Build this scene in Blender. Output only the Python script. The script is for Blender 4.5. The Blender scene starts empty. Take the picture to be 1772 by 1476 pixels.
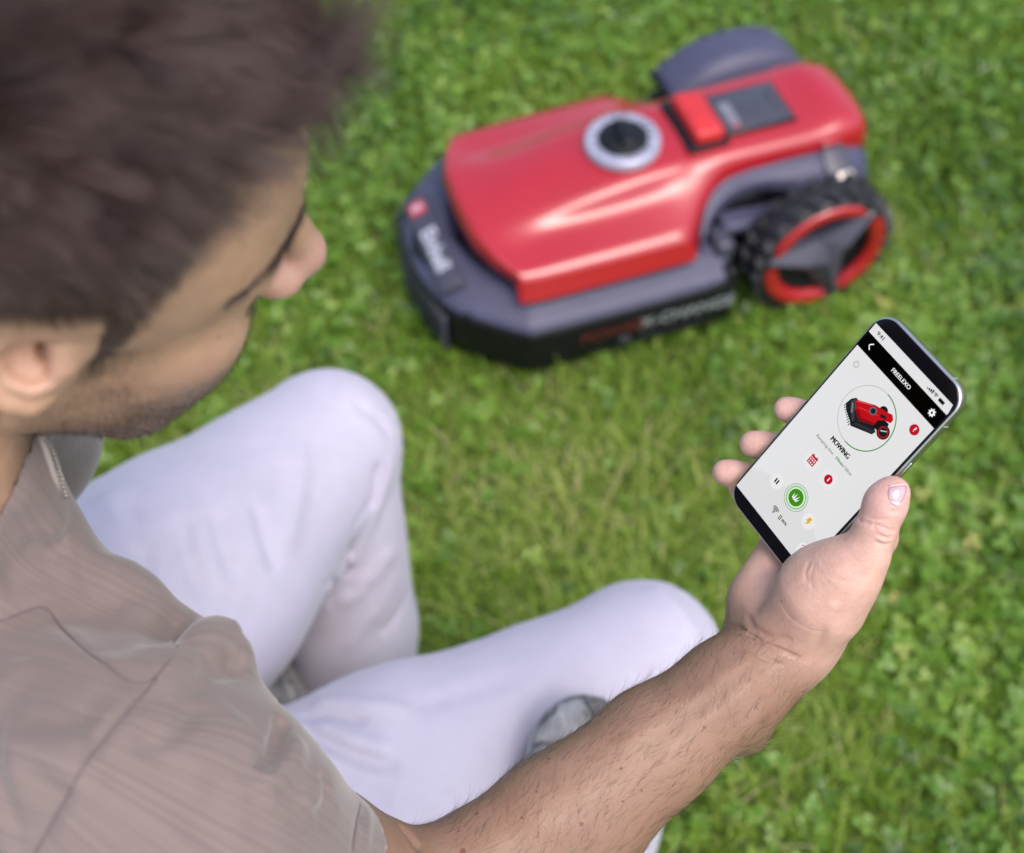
import bpy, bmesh, math, random
import numpy as np
from mathutils import Vector, Matrix

scene = bpy.context.scene
# ------------------------------------------------------------------ camera, sky, sun, exposure
PITCH = math.radians(53.4)      # looking down over the man's shoulder from eye level
FPX, CAM_H = 2461.0, 1.70
cam_data = bpy.data.cameras.new('camera')
cam_data.sensor_width = 36.0
cam_data.lens = 50.0
cam_data.clip_start = 0.02
cam_data.clip_end = 400.0
cam_data.dof.use_dof = True
cam_data.dof.focus_distance = 0.80
cam_data.dof.aperture_fstop = 5.2
cam_data.dof.aperture_blades = 0
cam = bpy.data.objects.new('camera', cam_data)
scene.collection.objects.link(cam)
cam.location = (0, 0, CAM_H)
cam.rotation_euler = (math.radians(90) - PITCH, 0, 0)
scene.camera = cam

SUN_EL, SUN_AZ = math.radians(63), math.radians(146)   # azimuth from +Y towards +X
world = bpy.data.worlds.new('World')
scene.world = world
world.use_nodes = True
wn = world.node_tree
wn.nodes.clear()
sky = wn.nodes.new('ShaderNodeTexSky')
sky.sky_type = 'NISHITA'
sky.sun_disc = False
sky.sun_elevation = SUN_EL
sky.sun_rotation = SUN_AZ
sky.air_density = 1.0
sky.dust_density = 4.0
sky.ozone_density = 1.0
bg = wn.nodes.new('ShaderNodeBackground')
bg.inputs['Strength'].default_value = 0.15
wo = wn.nodes.new('ShaderNodeOutputWorld')
wn.links.new(sky.outputs[0], bg.inputs[0])
wn.links.new(bg.outputs[0], wo.inputs[0])

sd = bpy.data.lights.new('sun', 'SUN')
sd.energy = .72
sd.angle = math.radians(27)
sd.color = (1.0, 0.97, 0.93)
sun = bpy.data.objects.new('sun', sd)
scene.collection.objects.link(sun)
sdir = Vector((math.sin(SUN_AZ) * math.cos(SUN_EL), math.cos(SUN_AZ) * math.cos(SUN_EL), math.sin(SUN_EL)))
sun.rotation_euler = sdir.to_track_quat('Z', 'Y').to_euler()
sun.location = sdir * 20

scene.view_settings.view_transform = 'Standard'
scene.view_settings.look = 'None'
scene.view_settings.gamma = 1.0
scene.view_settings.exposure = 1.03
scene.view_settings.use_curve_mapping = False
scene.render.engine = 'CYCLES'
scene.cycles.use_denoising = True
scene.cycles.max_bounces = 8

rng = np.random.default_rng(7)
C = scene.collection

# ------------------------------------------------------------------ small helpers
def tag(o, label=None, cat=None, group=None, kind=None):
    if label: o['label'] = label
    if cat: o['category'] = cat
    if group: o['group'] = group
    if kind: o['kind'] = kind
    return o

def empty(name, loc=(0, 0, 0), rot=None):
    o = bpy.data.objects.new(name, None)
    o.empty_display_size = 0.05
    C.objects.link(o)
    o.location = loc
    if rot is not None:
        o.rotation_mode = 'QUATERNION'
        o.rotation_quaternion = rot
    return o

def link(name, me, mats=None, parent=None):
    o = bpy.data.objects.new(name, me)
    C.objects.link(o)
    if mats is not None:
        for m in (mats if isinstance(mats, (list, tuple)) else [mats]):
            if m.name not in [x.name for x in me.materials if x]:
                me.materials.append(m)
    if parent: o.parent = parent
    return o

def mesh_np(name, V, Fq, smooth=True):
    """mesh from numpy vertices and an (n,3) or (n,4) face array"""
    me = bpy.data.meshes.new(name)
    V = np.asarray(V, np.float32); Fq = np.asarray(Fq, np.int32)
    n = Fq.shape[1]
    me.vertices.add(len(V)); me.vertices.foreach_set('co', V.ravel())
    me.loops.add(Fq.size); me.loops.foreach_set('vertex_index', Fq.ravel())
    me.polygons.add(len(Fq))
    me.polygons.foreach_set('loop_start', np.arange(0, Fq.size, n, dtype=np.int32))
    me.polygons.foreach_set('loop_total', np.full(len(Fq), n, np.int32))
    me.update(calc_edges=True)
    me.polygons.foreach_set('use_smooth', np.full(len(Fq), smooth))
    return me

def mesh_pd(name, V, Fs, smooth=False):
    me = bpy.data.meshes.new(name)
    me.from_pydata([tuple(v) for v in V], [], [tuple(f) for f in Fs])
    me.update()
    if smooth:
        me.polygons.foreach_set('use_smooth', np.full(len(me.polygons), True))
    return me

def subsurf(o, lv=2):
    m = o.modifiers.new('s', 'SUBSURF'); m.levels = lv; m.render_levels = lv
    return o

def bevel(o, w=0.002, seg=2, ang=35):
    m = o.modifiers.new('b', 'BEVEL'); m.width = w; m.segments = seg
    m.limit_method = 'ANGLE'; m.angle_limit = math.radians(ang)
    return o

# camera-ray helpers: a point of the place from where it is seen in the photograph and how far away / how high it is
A3 = np.array([[1, 0, 0], [0, -math.sin(PITCH), math.cos(PITCH)], [0, -math.cos(PITCH), -math.sin(PITCH)]])
C3 = np.array([0, 0, CAM_H])
def at(px, py, z):
    return A3 @ np.array([(px - 886) / FPX * z, (py - 738) / FPX * z, z]) + C3
def at_h(px, py, h):
    d = A3 @ np.array([(px - 886) / FPX, (py - 738) / FPX, 1.0])
    return C3 + d * ((h - CAM_H) / d[2])

# ------------------------------------------------------------------ value noise in numpy
def _h(ix, iy, iz, seed):
    n = (ix * 374761393 + iy * 668265263 + iz * 2147483647 + seed * 974634777) & 0xFFFFFFFF
    n = ((n ^ (n >> 13)) * 1274126177) & 0xFFFFFFFF
    n = n ^ (n >> 16)
    return (n & 0xFFFF) / 32767.5 - 1.0
def vnoise(P, scale, seed=0):
    Q = np.asarray(P) * scale
    i = np.floor(Q).astype(np.int64); f = Q - i
    u = f * f * (3 - 2 * f)
    r = 0
    for dx in (0, 1):
        wx = u[:, 0] if dx else 1 - u[:, 0]
        for dy in (0, 1):
            wy = u[:, 1] if dy else 1 - u[:, 1]
            for dz in (0, 1):
                wz = u[:, 2] if dz else 1 - u[:, 2]
                r = r + wx * wy * wz * _h(i[:, 0] + dx, i[:, 1] + dy, i[:, 2] + dz, seed)
    return r

# ------------------------------------------------------------------ signed distance sculpting
class Sculpt:
    """a list of smoothly blended tapered capsules, ellipsoids and carved folds, turned into one mesh"""
    def __init__(s): s.ops = []; s.M = None
    def _p(s, p):
        p = np.asarray(p, float)
        return p if s.M is None else s.M[0] @ p + s.M[1]
    def cap(s, a, b, ra, rb=None, k=0.01, sub=False):
        rb = ra if rb is None else rb
        a, b = s._p(a), s._p(b)
        s.ops.append(('cap', a, b, ra, rb, k, sub)); return s
    def chain(s, pts, rs, k=0.01):
        for i in range(len(pts) - 1): s.cap(pts[i], pts[i + 1], rs[i], rs[i + 1], k)
        return s
    def ell(s, c, r, R=None, k=0.01, sub=False):
        R = np.eye(3) if R is None else np.asarray(R, float)
        if s.M is not None: R = s.M[0] @ R
        s.ops.append(('ell', s._p(c), np.asarray(r, float), R, 0, k, sub)); return s
    def fold(s, pts, w, depth):
        """ridge (depth>0) or crease (depth<0) along a polyline"""
        pts = [s._p(p) for p in pts]
        s.ops.append(('fold', pts, None, w, depth, 0, False)); return s
    def noise(s, scale, amp, seed=0, sq=(1, 1, 1)):
        s.ops.append(('noise', scale, amp, seed, np.array(sq), 0, False)); return s
    def plane(s, p, n, k=0.002):
        """cut away everything in front of the plane"""
        s.ops.append(('plane', s._p(p), np.asarray(n, float) / np.linalg.norm(n), 0, 0, k, True)); return s
    def plane_local(s, p, n, rad, k=0.002):
        s.ops.append(('planel', s._p(p), np.asarray(n, float) / np.linalg.norm(n), rad, 0, k, True)); return s
    @staticmethod
    def segd(P, a, b):
        ab = b - a; L = max(ab @ ab, 1e-12)
        t = np.clip((P - a) @ ab / L, 0, 1)
        return np.linalg.norm(P - a - t[:, None] * ab, axis=1), t
    def bounds(s):
        lo, hi = np.full(3, 1e9), np.full(3, -1e9)
        for o in s.ops:
            if o[6]: continue
            if o[0] == 'cap':
                for q, r in ((o[1], o[3]), (o[2], o[4])):
                    lo = np.minimum(lo, q - r - .008); hi = np.maximum(hi, q + r + .008)
            elif o[0] == 'ell':
                r = o[2].max() + .008
                lo = np.minimum(lo, o[1] - r); hi = np.maximum(hi, o[1] + r)
        return lo, hi
    def ev(s, P, margin=0.03, fine=True, grain=False):
        d = np.full(len(P), 1.0)
        for o in s.ops:
            t = o[0]; k = o[5]
            if t == 'cap':
                a, b = o[1], o[2]; R = max(o[3], o[4]) + k + margin
                lo, hi = np.minimum(a, b) - R, np.maximum(a, b) + R
                m = np.flatnonzero(np.all((P > lo) & (P < hi), axis=1))
                if not len(m): continue
                q, tt = s.segd(P[m], a, b)
                e = q - (o[3] + (o[4] - o[3]) * tt)
            elif t == 'ell':
                R = o[2].max() + k + margin
                m = np.flatnonzero(np.all(np.abs(P - o[1]) < R, axis=1))
                if not len(m): continue
                q = (P[m] - o[1]) @ o[3]
                k0 = np.linalg.norm(q / o[2], axis=1); k1 = np.linalg.norm(q / o[2] ** 2, axis=1)
                e = np.where(k0 < 1e-6, -o[2].min(), k0 * (k0 - 1) / np.maximum(k1, 1e-9))
            elif t == 'fold':
                if not fine: continue
                pts, w, dep = o[1], o[3], o[4]
                arr = np.array(pts)
                m = np.flatnonzero(np.all((P > arr.min(0) - 3 * w) & (P < arr.max(0) + 3 * w), axis=1))
                if not len(m): continue
                best = np.full(len(m), 9.0); n = len(pts) - 1; fade = np.ones(len(m))
                for i in range(n):
                    q, tt = s.segd(P[m], arr[i], arr[i + 1])
                    u = (i + tt) / n
                    f2 = np.clip(4 * u * (1 - u) * 1.6, 0.0, 1)
                    fade = np.where(q < best, f2, fade); best = np.minimum(best, q)
                d[m] -= dep * np.exp(-(best / w) ** 2) * fade
                continue
            elif t == 'noise':
                if grain: d -= o[2] * vnoise(P * o[4], o[1], o[3])
                continue
            elif t == 'plane':
                e = (P - o[1]) @ o[2]
                d = np.maximum(d, e); continue
            elif t == 'planel':
                e = (P - o[1]) @ o[2]
                near = np.linalg.norm(P - o[1], axis=1) < o[3]
                d = np.where(near, np.maximum(d, e), d); continue
            if o[6]:
                x = d[m]; e = -e
                h = np.maximum(k - np.abs(x - e), 0) / max(k, 1e-9)
                d[m] = np.maximum(x, e) + h * h * k * .25
            else:
                x = d[m]
                h = np.maximum(k - np.abs(x - e), 0) / max(k, 1e-9)
                d[m] = np.minimum(x, e) - h * h * k * .25
        return d
    def hit(s, px, py, z0=.45, z1=2.2, out=0.0):
        """first point of the surface on the line of sight through px,py"""
        d = A3 @ np.array([(px - 886) / FPX, (py - 738) / FPX, 1.0]); n = np.linalg.norm(d); d = d / n
        t = z0 * n
        for _ in range(200):
            e = s.ev((C3 + d * t)[None], .5, False)[0]
            t += max(e, 0) * .6 + .0002
            if e < .0004 or t > z1 * n: break
        return C3 + d * (t - out)
    def normal(s, P, e=.0008):
        P = np.atleast_2d(P)
        g = np.stack([s.ev(P + np.eye(3)[i] * e, .05, False) - s.ev(P - np.eye(3)[i] * e, .05, False) for i in range(3)], 1)
        return g / np.maximum(np.linalg.norm(g, axis=1, keepdims=True), 1e-9)
    def project(s, P, n=4):
        P = np.atleast_2d(np.asarray(P, float)).copy()
        for _ in range(n): P -= s.normal(P) * s.ev(P, .08, False)[:, None]
        return P
    def mesh(s, name, h=0.002, newton=2, refine=None):
        lo, hi = s.bounds()
        B = 8
        nb = np.ceil((hi - lo) / (h * B)).astype(int) + 1
        gi = np.stack(np.meshgrid(*[np.arange(n) for n in nb], indexing='ij'), -1).reshape(-1, 3)
        cc = lo + (gi + .5) * h * B
        dc = np.concatenate([s.ev(c, margin=h * B * 3, fine=False) for c in np.array_split(cc, max(1, len(cc) // 200000))])
        act = gi[np.abs(dc) < h * B * 1.1]
        dims = nb * B + 1
        loc = np.stack(np.meshgrid(*[np.arange(B + 1)] * 3, indexing='ij'), -1).reshape(-1, 3)
        st = np.array([dims[1] * dims[2], dims[2], 1], np.int64)
        lin = np.unique(((act[:, None] * B + loc[None]).reshape(-1, 3)) @ st)
        ijk = np.stack([lin // st[0], (lin // st[1]) % dims[1], lin % dims[2]], 1)
        val = np.empty(len(lin), np.float32)
        for q in np.array_split(np.arange(len(lin)), max(1, len(lin) // 300000)):
            val[q] = s.ev(lo + ijk[q] * h, h * 9)
        grid = np.full(int(dims[0]) * int(dims[1]) * int(dims[2]), 1e3, np.float32)
        grid[lin] = val
        cl = np.stack(np.meshgrid(*[np.arange(B)] * 3, indexing='ij'), -1).reshape(-1, 3)
        cells = ((act[:, None] * B + cl[None]).reshape(-1, 3))
        clin = cells @ st
        offs = np.array([[i, j, k] for i in (0, 1) for j in (0, 1) for k in (0, 1)])
        ol = offs @ st
        cv = grid[clin[:, None] + ol[None]]
        neg = cv < 0
        mix = neg.any(1) & ~neg.all(1)
        cells, clin, cv = cells[mix], clin[mix], cv[mix]
        edges = [(a, b) for a in range(8) for b in range(a + 1, 8) if np.abs(offs[a] - offs[b]).sum() == 1]
        acc = np.zeros((len(cells), 3)); cnt = np.zeros(len(cells))
        for a, b in edges:
            va, vb = cv[:, a], cv[:, b]
            m = (va < 0) != (vb < 0)
            t = np.where(m, va / np.where(m, va - vb, 1), 0)
            acc += np.where(m[:, None], offs[a] + t[:, None] * (offs[b] - offs[a]), 0); cnt += m
        V = lo + (cells + acc / cnt[:, None]) * h
        vid = np.full(len(grid), -1, np.int32); vid[clin] = np.arange(len(clin))
        Fq = []
        for ax in range(3):
            o1, o2 = st[(ax + 1) % 3], st[(ax + 2) % 3]
            v0 = cv[:, 0]; e = int(np.flatnonzero(np.all(offs == np.eye(3, dtype=int)[ax], axis=1))[0])
            v1 = cv[:, e]
            m = np.flatnonzero((v0 < 0) != (v1 < 0))
            L = clin[m]
            q = np.stack([vid[L], vid[L - o1], vid[L - o1 - o2], vid[L - o2]], 1)
            ok = (q >= 0).all(1)
            q = q[ok]; flip = (v0[m] < 0)[ok]
            q[~flip] = q[~flip][:, ::-1]
            Fq.append(q)
        Fq = np.concatenate(Fq)
        fixed = np.zeros(len(V), bool)
        if refine is not None:
            # quarter the quads where finer relief is needed; rim midpoints stay on their edges so nothing opens
            sel = refine(V[Fq].mean(1))
            Fs_, Fk = Fq[sel], Fq[~sel]
            E = np.stack([Fs_, np.roll(Fs_, -1, 1)], -1).reshape(-1, 2)
            key = np.sort(E, 1); key = key[:, 0].astype(np.int64) * len(V) + key[:, 1]
            uk, first, inv, cnt_ = np.unique(key, return_index=True, return_inverse=True, return_counts=True)
            mid = V[E[first]].mean(1); nv = len(V)
            mi = nv + inv.reshape(-1, 4); cen = nv + len(uk) + np.arange(len(Fs_))
            V = np.r_[V, mid, V[Fs_].mean(1)]
            fixed = np.r_[np.zeros(nv, bool), cnt_ == 1, np.zeros(len(Fs_), bool)]
            sub = np.stack([np.stack([Fs_[:, i], mi[:, i], cen, mi[:, i - 1]], 1) for i in range(4)], 1).reshape(-1, 4)
            Fq = np.r_[Fk, sub]
            rim_e = E[first][cnt_ == 1]; rim_i = nv + np.flatnonzero(cnt_ == 1)
        eps = h * .4
        for it in range(newton):
            d0 = s.ev(V, .006, True, it == newton - 1)
            if it == 0 or newton < 2:
                g = np.stack([s.ev(V + np.eye(3)[i] * eps, .006) - d0 for i in range(3)], 1) / eps
                gn = np.maximum((g ** 2).sum(1), .15)
            V = V - np.where(fixed, 0, np.clip(d0 / gn, -h * 1.5, h * 1.5))[:, None] * g * .95
            if fixed.any(): V[rim_i] = V[rim_e].mean(1)
        return mesh_np(name, V, Fq), V

def attr_color(me, name, arr):
    a = me.color_attributes.new(name, 'FLOAT_COLOR', 'POINT')
    a.data.foreach_set('color', np.c_[arr, np.ones(len(arr))].astype(np.float32).ravel())
def attr_f(me, name, arr):
    a = me.attributes.new(name, 'FLOAT', 'POINT'); a.data.foreach_set('value', np.asarray(arr, np.float32))

# ------------------------------------------------------------------ materials
class NT:
    def __init__(s, name):
        s.m = bpy.data.materials.new(name); s.m.use_nodes = True
        s.t = s.m.node_tree; s.b = s.t.nodes['Principled BSDF']; s.out = s.t.nodes['Material Output']
    def n(s, ty): return s.t.nodes.new('ShaderNode' + ty)
    def l(s, a, b): s.t.links.new(a, b)
    def setb(s, **kw):
        for k, v in kw.items(): s.b.inputs[k.replace('_', ' ')].default_value = v
        return s
    def coord(s, scale=(1, 1, 1), out='Object'):
        c = s.n('TexCoord'); mp = s.n('Mapping'); mp.inputs['Scale'].default_value = scale
        s.l(c.outputs[out], mp.inputs[0]); return mp.outputs[0]
    def noise(s, vec, scale, detail=3, rough=.5, dist=0):
        x = s.n('TexNoise'); x.inputs['Scale'].default_value = scale; x.inputs['Detail'].default_value = detail
        x.inputs['Roughness'].default_value = rough; x.inputs['Distortion'].default_value = dist
        s.l(vec, x.inputs['Vector']); return x.outputs[0]
    def ramp(s, fac, stops):
        r = s.n('ValToRGB'); e = r.color_ramp.elements
        while len(e) < len(stops): e.new(.5)
        for i, (p, c) in enumerate(stops):
            e[i].position = p; e[i].color = (*c, 1) if len(c) == 3 else c
        s.l(fac, r.inputs[0]); return r.outputs[0]
    def mix(s, fac, a, b, mode='MIX'):
        x = s.n('MixRGB'); x.blend_type = mode
        for i, v in ((0, fac), (1, a), (2, b)):
            if hasattr(v, 'is_linked') or hasattr(v, 'links'): s.l(v, x.inputs[i])
            else: x.inputs[i].default_value = v if i == 0 else ((*v, 1) if len(v) == 3 else v)
        return x.outputs[0]
    def math(s, op, a, b=None):
        x = s.n('Math'); x.operation = op
        for i, v in ((0, a), (1, b)):
            if v is None: continue
            if hasattr(v, 'links'): s.l(v, x.inputs[i])
            else: x.inputs[i].default_value = v
        return x.outputs[0]
    def bump(s, h, strength=.3, dist=.001, normal=None):
        x = s.n('Bump'); x.inputs['Strength'].default_value = strength; x.inputs['Distance'].default_value = dist
        s.l(h, x.inputs['Height'])
        if normal is not None: s.l(normal, x.inputs['Normal'])
        s.l(x.outputs[0], s.b.inputs['Normal']); return x.outputs[0]
    def attr(s, name, out='Fac'):
        x = s.n('Attribute'); x.attribute_name = name; return x.outputs[out]

def plain(name, col, rough=.5, metal=0, coat=0, spec=.5, var=.12, vscale=30, bump=0, bscale=900):
    t = NT(name)
    v = t.noise(t.coord(), vscale, 4, .6)
    lo = tuple(c * (1 - var) for c in col); hi = tuple(min(1, c * (1 + var)) for c in col)
    t.l(t.ramp(v, [(.3, lo), (.7, hi)]), t.b.inputs['Base Color'])
    t.setb(Roughness=rough, Metallic=metal, Coat_Weight=coat, Specular_IOR_Level=spec)
    t.b.inputs['Coat Roughness'].default_value = .1
    if bump: t.bump(t.noise(t.coord(), bscale, 2), bump, .0004)
    return t.m

def emis(name, col, strength=1.0):
    t = NT(name)
    t.setb(Base_Color=(*[c * .04 for c in col], 1), Roughness=.08, Specular_IOR_Level=.15)
    t.b.inputs['Emission Color'].default_value = (*col, 1)
    t.b.inputs['Emission Strength'].default_value = strength * .49      # the photograph is exposed a little up
    return t.m

# ================================================================== GROUND AND LAWN
t = NT('soil'); v = t.coord()
c_ = t.ramp(t.noise(v, 9, 5, .7), [(.3, (.060, .100, .016)), (.55, (.110, .160, .028)), (.75, (.17, .17, .06))])
t.l(c_, t.b.inputs['Base Color']); t.setb(Roughness=.95)
t.bump(t.noise(v, 60, 5, .7), .8, .02)
N_ = 60
gx = np.concatenate([np.linspace(-60, -4, 8), np.linspace(-3.5, 3.5, N_), np.linspace(4, 60, 8)])
GX, GY = np.meshgrid(gx, gx + 1.0, indexing='ij')
def ground_z(P2):
    P3 = np.c_[P2, np.zeros(len(P2))]
    return .010 * vnoise(P3, 2.2, 41) + .006 * vnoise(P3, 6.0, 42) - .012
GP = np.stack([GX.ravel(), GY.ravel()], 1)
n1 = len(gx); ii = np.arange(n1 * n1).reshape(n1, n1)
Fq = np.stack([ii[:-1, :-1].ravel(), ii[1:, :-1].ravel(), ii[1:, 1:].ravel(), ii[:-1, 1:].ravel()], 1)
ground = link('ground', mesh_np('ground', np.c_[GP, ground_z(GP)], Fq), t.m)
tag(ground, kind='structure')

def leaf_mat(name, stops, trans=.35, rough=.45, spec=.5):
    """thin leaf: tint from a per-leaf attribute, light passing through"""
    t = NT(name)
    col = t.ramp(t.attr('tint'), stops)
    t.l(col, t.b.inputs['Base Color']); t.setb(Roughness=rough, Specular_IOR_Level=spec)
    tr = t.n('BsdfTranslucent'); t.l(t.mix(1.0, col, (1.3, 1.5, .55), 'MULTIPLY'), tr.inputs['Color'])
    mx = t.n('MixShader'); mx.inputs[0].default_value = trans
    t.l(t.b.outputs[0], mx.inputs[1]); t.l(tr.outputs[0], mx.inputs[2]); t.l(mx.outputs[0], t.out.inputs['Surface'])
    return t.m

def scatter(n, rg, x0, x1, y0, y1, dens=None):
    P = np.stack([rg.uniform(x0, x1, n), rg.uniform(y0, y1, n)], 1)
    if dens is not None: P = P[rg.random(n) < dens(P)]
    return P

def blades(name, P, rg, lmin, lmax, w, mat, tintf, lean=.6):
    n = len(P); th = rg.uniform(0, 2 * np.pi, n); L = rg.uniform(lmin, lmax, n)
    d = np.stack([np.cos(th), np.sin(th), np.zeros(n)], 1); sd_ = np.stack([-np.sin(th), np.cos(th), np.zeros(n)], 1)
    ln = rg.uniform(.15, lean, n) * L
    z0 = ground_z(P)
    b = np.c_[P, z0 - .003]
    up = np.array([0, 0, 1.])
    rows = []
    for k_, (t_, wd) in enumerate(((0, .8), (.38, 1.0), (.72, .75), (1.0, .06))):
        c = b + d * (ln * t_ ** 1.8)[:, None] + up * (L * (t_ - .28 * t_ ** 2.5 * (ln / L)))[:, None]
        ww = (w * rg.uniform(.9, 1.1) * wd)
        rows += [c - sd_ * ww / 2, c + sd_ * ww / 2]
    V = np.stack(rows, 1).reshape(-1, 3)
    base = np.arange(n)[:, None] * 8
    q = np.array([[0, 1, 3, 2], [2, 3, 5, 4], [4, 5, 7, 6]])
    Fq = (base[:, None] + q[None]).reshape(-1, 4)
    me = mesh_np(name, V, Fq)
    attr_f(me, 'tint', np.repeat(tintf, 8))
    o = link(name, me, mat); tag(o, kind='stuff'); return o

def clover(name, P, rg, smin, smax, hmin, hmax, mat, tintf):
    """three heart-shaped leaflets, each folded a little along its middle"""
    n = len(P); yaw = rg.uniform(0, 2 * np.pi, n); S = rg.uniform(smin, smax, n); Hh = rg.uniform(hmin, hmax, n)
    z0 = ground_z(P)
    tiltd = rg.uniform(0, 2 * np.pi, n); tilt = rg.uniform(0, .75, n)
    nz = np.stack([np.cos(tiltd) * np.sin(tilt), np.sin(tiltd) * np.sin(tilt), np.cos(tilt)], 1)
    ux = np.stack([np.cos(yaw), np.sin(yaw), np.zeros(n)], 1); ux -= nz * (ux * nz).sum(1, keepdims=True); ux /= np.linalg.norm(ux, axis=1, keepdims=True)
    uy = np.cross(nz, ux)
    C0 = np.c_[P, z0 + Hh]
    prof = [(0, 0, 0), (.45, .40, .10), (.85, .42, .12), (1.0, .18, .06), (.90, 0, -.02), (1.0, -.18, .06), (.85, -.42, .12), (.45, -.40, .10), (.5, 0, -.04)]
    rows = []
    for k_ in range(3):
        a = k_ * 2.0944
        for (px, py, pz) in prof:
            X = px * math.cos(a) - py * math.sin(a); Y = px * math.sin(a) + py * math.cos(a)
            rows.append(C0 + (ux * X + uy * Y + nz * (pz + .12 * px)) * S[:, None])
    V = np.stack(rows, 1).reshape(-1, 3)
    q = []
    for k_ in range(3):
        o_ = k_ * 9
        q += [[o_ + 0, o_ + 1, o_ + 8, o_ + 7], [o_ + 1, o_ + 2, o_ + 4, o_ + 8], [o_ + 8, o_ + 4, o_ + 6, o_ + 7], [o_ + 2, o_ + 3, o_ + 4, o_ + 4], [o_ + 4, o_ + 5, o_ + 6, o_ + 6]]
    q = [x[::-1] if False else x for x in q]
    qq = np.array([x for x in q if x[3] != x[2]]); tq = np.array([x[:3] for x in q if x[3] == x[2]])
    base = np.arange(n)[:, None] * 27
    Fq = (base[:, None] + qq[None]).reshape(-1, 4)
    Ft = (base[:, None] + tq[None]).reshape(-1, 3)
    me = bpy.data.meshes.new(name)
    me.vertices.add(len(V)); me.vertices.foreach_set('co', V.astype(np.float32).ravel())
    li = np.concatenate([Fq.ravel(), Ft.ravel()]).astype(np.int32)
    me.loops.add(len(li)); me.loops.foreach_set('vertex_index', li)
    me.polygons.add(len(Fq) + len(Ft))
    me.polygons.foreach_set('loop_start', np.concatenate([np.arange(0, Fq.size, 4), Fq.size + np.arange(0, Ft.size, 3)]).astype(np.int32))
    me.polygons.foreach_set('loop_total', np.concatenate([np.full(len(Fq), 4), np.full(len(Ft), 3)]).astype(np.int32))
    me.update(calc_edges=True)
    me.polygons.foreach_set('use_smooth', np.full(len(me.polygons), True))
    attr_f(me, 'tint', np.repeat(tintf, 27))
    o = link(name, me, mat); tag(o, kind='stuff'); return o

LEAF = leaf_mat('clover_leaf', [(0, (.045, .110, .010)), (.35, (.135, .265, .024)), (.65, (.240, .385, .055)), (.85, (.40, .47, .11)), (1, (.52, .40, .13))], .42, .40, .7)
BLADE = leaf_mat('grass_blade', [(0, (.065, .130, .014)), (.4, (.200, .310, .032)), (.7, (.33, .41, .085)), (.9, (.50, .47, .21)), (1, (.58, .49, .30))], .45, .50, .4)
rgg = np.random.default_rng(5)
def patch(P, s=1.6, seed=51):
    P3 = np.c_[P, np.zeros(len(P))]
    return .5 + .5 * (vnoise(P3, s, seed) * .65 + vnoise(P3, s * 3.1, seed + 1) * .35)
near_man = (-1.7, 1.7, .15, 2.75)
def dens_c(P):
    d = sstep_(.22, .52, patch(P)) * .8 + .2
    bare = np.exp(-(((P[:, 0] - .22) / .28) ** 2 + ((P[:, 1] - 1.00) / .22) ** 2)) * .55
    return np.clip(d - bare, .05, 1)
def sstep_(a, b, x):
    t_ = np.clip((x - a) / (b - a), 0, 1); return t_ * t_ * (3 - 2 * t_)
P = scatter(62000, rgg, *near_man, dens_c)
clover('clover', P, rgg, .0065, .0150, .010, .040, LEAF, np.clip(.37 + .26 * vnoise(np.c_[P, P[:, 0] * 0], 3.5, 3) + rgg.normal(0, .17, len(P)), 0, 1))
P = scatter(150000, rgg, *near_man)
dry = np.exp(-(((P[:, 0] - .28) / .38) ** 2 + ((P[:, 1] - 1.12) / .25) ** 2)) * .24 + .16 * sstep_(.1, .7, vnoise(np.c_[P, P[:, 0] * 0], 2.6, 77))
blades('grass', P, rgg, .020, .060, .0030, BLADE, np.clip(.36 + dry + .26 * vnoise(np.c_[P, P[:, 0] * 0], 2.6, 9) + rgg.normal(0, .18, len(P)), 0, 1), 1.0)
P = scatter(6000, rgg, *near_man, lambda q: sstep_(.35, .8, patch(q, 2.2, 91)))
blades('dry_straw', P, rgg, .030, .075, .0022, BLADE, np.clip(.93 + rgg.normal(0, .06, len(P)), 0, 1), 2.2)
P = scatter(9000, rgg, *near_man)
blades('tall_grass', P, rgg, .050, .085, .0034, BLADE, np.clip(.45 + rgg.normal(0, .14, len(P)), 0, 1), 1.3)
def ring_d(q):
    dx = np.maximum(np.abs(q[:, 0]) - 1.6, 0); dy = np.maximum(np.maximum(.25 - q[:, 1], q[:, 1] - 2.65), 0)
    d = np.hypot(dx, dy)
    return np.where(d <= 0, 0, np.exp(-d / 1.6))
P = scatter(330000, rgg, -6, 6, -4.5, 7.5, ring_d)
blades('grass', P, rgg, .022, .060, .0065, BLADE, np.clip(.38 + .2 * vnoise(np.c_[P, P[:, 0] * 0], 2.6, 9) + rgg.normal(0, .18, len(P)), 0, 1), 1.0)
P = scatter(110000, rgg, -6, 6, -4.5, 7.5, ring_d)
clover('clover', P, rgg, .009, .020, .010, .038, LEAF, np.clip(.37 + .2 * vnoise(np.c_[P, P[:, 0] * 0], 3.5, 3) + rgg.normal(0, .18, len(P)), 0, 1))

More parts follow.
